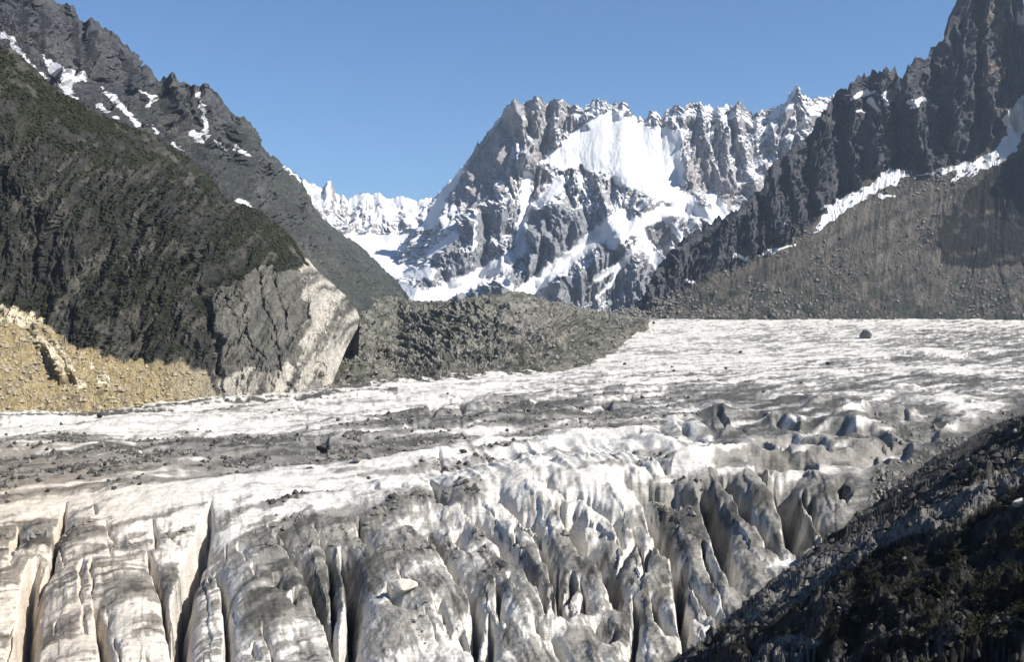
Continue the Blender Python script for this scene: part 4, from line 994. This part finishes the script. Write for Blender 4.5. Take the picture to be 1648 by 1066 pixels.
def scatter_stuff(name, P, mask, count, size, mat, label, seed=1, proto=None, jit=1.0, sizep=2.2, lift=.1, kind='stuff', nearbias=0):
    """many small pieces joined in one mesh"""
    r = np.random.RandomState(seed)
    px, py = proj(P)
    vis = (px > -60) & (px < 1710) & (py < 1110) & (mask > r.uniform(0, 1, mask.shape)) & (P[..., 1] > 30)
    idx = np.argwhere(vis.ravel())[:, 0]
    if len(idx) == 0: return
    idx = r.choice(idx, count)
    pos = P.reshape(-1, 3)[idx]
    V0, F0 = proto
    k = len(V0)
    sz = size[0] + (size[1] - size[0]) * r.uniform(0, 1, count) ** sizep
    a_ = r.uniform(0, 6.283, count); ca, sa = np.cos(a_), np.sin(a_)
    V = np.repeat(V0[None], count, 0) * (1 + r.uniform(-.22, .22, (count, k, 3)) * jit * .7)
    x = V[..., 0] * ca[:, None] - V[..., 1] * sa[:, None]; y = V[..., 0] * sa[:, None] + V[..., 1] * ca[:, None]
    V = np.stack([x, y, V[..., 2] * r.uniform(.6, 1.1, (count, 1))], -1) * sz[:, None, None] + pos[:, None, :]
    V[..., 2] += (lift * sz)[:, None]
    V[..., :2] += r.uniform(-1, 1, (count, 1, 2)) * (P[..., 1].ravel()[idx] * .0007)[:, None, None]
    Fc = F0[None] + (np.arange(count) * k)[:, None, None]
    me = mesh_np(name, V.reshape(-1, 3), Fc.reshape(-1, 3), None, False)
    return tag(link(name, me, mat), label, kind=kind)

def ico(sub):
    bm = bmesh.new(); bmesh.ops.create_icosphere(bm, subdivisions=sub, radius=1)
    bm.verts.ensure_lookup_table()
    V = np.array([v.co[:] for v in bm.verts]); Fc = np.array([[v.index for v in f.verts] for f in bm.faces]); bm.free()
    return V, Fc
ICO = ico(1)
def rock_proto(seed):
    q = rock_mesh('p', seed, .8, 13)
    bm = bmesh.new(); r = np.random.RandomState(seed)
    v = r.normal(size=(12, 3)); v /= np.linalg.norm(v, axis=1)[:, None]; v *= r.uniform(.7, 1.1, (12, 1))
    for p in v: bm.verts.new(p)
    bmesh.ops.convex_hull(bm, input=bm.verts)
    for p in [p for p in bm.verts if not p.link_faces]: bm.verts.remove(p)
    bm.verts.index_update(); V = np.array([p.co[:] for p in bm.verts]); Fc = np.array([[p.index for p in f.verts] for f in bm.faces]); bm.free()
    bpy.data.meshes.remove(q)
    return V, Fc
OCT = rock_proto(5)
_OCT = (np.array([(1, 0, 0), (0, 1, 0), (-1, 0, 0), (0, -1, 0), (0, 0, 1), (0, 0, -.6)], float), np.array([(0, 1, 4), (1, 2, 4), (2, 3, 4), (3, 0, 4), (1, 0, 5), (2, 1, 5), (3, 2, 5), (0, 3, 5)]))
gm = np.clip((GL[1] - .45) * 1.8, 0, 1) * (GL[3] > 560) * (GL[3] < 900) * ((GL[2] < 1120) | (GL[2] > 1400))
scatter_stuff('glacier_rubble', GL[0], gm * np.clip(.3 + 1.5 * fbm2(GL[0][..., 0] / 90, (GL[0][..., 1] - 1.1 * GL[0][..., 0]) / 30, 3, 5), 0, 1), 7000, (.5, 3.0), M_mid, 'loose grey rubble strewn over the dirty bands of the glacier', 2, OCT, 1.4, 3.5)
scatter_stuff('dark_rubble', GL[0], (GL[1] > .33) * (GL[2] < 1130) * (GL[3] > 575) * (GL[3] < 830) * np.clip(.15 + 1.6 * fbm2(GL[0][..., 0] / 50, GL[0][..., 1] / 50, 3, 15), 0, 1), 3800, (.4, 2.8), M_dark, 'dark stones in clusters on the dirty bands of the glacier', 22, OCT, 1.4, 3.0)
scatter_stuff('bank_stones', BK[0], (1.15 - BK[1]) * .9, 9000, (.12, 1.4), M_dark, 'loose stones and gravel on the moraine bank', 4, OCT, 1.4, 3.5)

HP = SHEETS['hill']; scatter_stuff('hill_rubble', HP, np.ones(HP.shape[:2]) * (proj(HP)[1] > 478), 3500, (1.2, 9), M_mid, 'blocks of rubble covering the low hill', 12, OCT, 1.4, 3.0)
PP_ = SHEETS['peak']; _x, _y = proj(PP_)
CP = SHEETS['cliff']; _cx, _cy = proj(CP[:, :500]); scatter_stuff('scree_stones', CP[:, :500], (_cy > np.interp(_cx, [-330, 0, 60, 120, 200, 330, 350, 600], [450, 500, 520, 560, 585, 600, 900, 900])) * .8, 2600, (.5, 4.5), M_sand, 'stones scattered on the sandy scree below the cliff', 15, OCT, 1.4, 3.5)
scatter_stuff('scree_blocks', PP_, (_y > np.interp(_x, [1000, 1200, 1370, 1470, 1570, 1650], [500, 425, 310, 285, 265, 230])) * (1 - inside(_x, _y, [(1500, 390), (1552, 315), (1640, 244), (1800, 200), (1800, 430), (1516, 430)])) * np.clip(.5 + fbm3(PP_, 300, 3, 6), 0, 1), 4000, (2, 11), M_mid, 'blocks lying on the long scree slope', 13, OCT, 1.4, 3.4)
scatter_stuff('far_bank_stones', BK[0], (BK[0][..., 1] > 380) * .9, 3500, (.4, 3.2), M_dark, 'stones and blocks on the upper bank beside the ice', 16, OCT, 1.4, 3.0)
#============================================================ SCRUB
def leaf_mat(name, c1, c2):
    m, t, b = nodes(name)
    tc = N(t, 'ShaderNodeTexCoord'); na = N(t, 'ShaderNodeTexNoise', i_Scale=.25, i_Detail=6.0)
    t.links.new(tc.outputs['Object'], na.inputs['Vector'])
    col = mixc(t, maprange(t, na.outputs[0], .35, .65, 0, 1), c1 + (1,), c2 + (1,))
    t.links.new(col, b.inputs['Base Color']); b.inputs['Roughness'].default_value = .8
    return m
M_leaf = leaf_mat('scrub_leaves', (.010, .012, .006), (.027, .030, .013))
vm = np.clip(CL[1] * (.8 + 1.2 * fbm3(CL[0], 40, 3, 91)) - .1, 0, 1) * (CL[1] > .35) 
scatter_stuff('cliff_scrub', CL[0], np.pad(vm, ((0, 0), (0, 0))), 12000, (.6, 3.0), M_leaf, 'dark green alder scrub covering the ledges and apron of the left cliff', 5, ICO, 1.5, 1.6, .35)

def bush_proto(seed, n=260):
    r = np.random.RandomState(seed)
    d = r.normal(size=(n, 3)); d /= np.linalg.norm(d, axis=1)[:, None]; d[:, 2] = np.abs(d[:, 2])
    lob = 1 + .35 * np.sin(d[:, 0] * 5 + seed) * np.cos(d[:, 1] * 4)
    c = d * (r.uniform(.45, 1, (n, 1)) ** .5) * lob[:, None] * np.array((1, 1, .75))
    u = r.normal(size=(n, 3)); u /= np.linalg.norm(u, axis=1)[:, None]
    v = np.cross(u, r.normal(size=(n, 3))); v /= np.linalg.norm(v, axis=1)[:, None]
    s = r.uniform(.08, .17, (n, 1))
    V = np.stack([c - u * s, c + u * s, c + v * s * 1.2], 1).reshape(-1, 3)
    return V, np.arange(n * 3).reshape(n, 3)
BUSH = bush_proto(1, 150)
scatter_stuff('bank_scrub', BK[0], BK[1], 1500, (.4, 2.2), M_leaf, 'tangled dark scrub spread over the near bank', 6, BUSH, .25, 1.6, 0.0)

#============================================================ AIR
me = mesh_np('haze', [(x, y, z) for x in (-14000, 14000) for y in (-2500, 14500) for z in (-331, 2600)],
             [(0, 1, 3, 2), (4, 6, 7, 5), (0, 4, 5, 1), (2, 3, 7, 6), (0, 2, 6, 4), (1, 5, 7, 3)], None, False)
mh = bpy.data.materials.new('air'); mh.use_nodes = True
th = mh.node_tree; th.nodes.clear()
ov = th.nodes.new('ShaderNodeOutputMaterial'); pv = th.nodes.new('ShaderNodeVolumePrincipled')
pv.inputs['Color'].default_value = (.62, .78, 1.0, 1); pv.inputs['Density'].default_value = 1.3e-5; pv.inputs['Anisotropy'].default_value = 0.1
th.links.new(pv.outputs[0], ov.inputs['Volume'])
tag(link('haze', me, mh), 'thin blue air over the whole valley', kind='stuff')

print('TRIS', sum(len(o.data.polygons) * (2 if len(o.data.polygons) and len(o.data.polygons[0].vertices) == 4 else 1) for o in bpy.data.objects if o.type == 'MESH'))
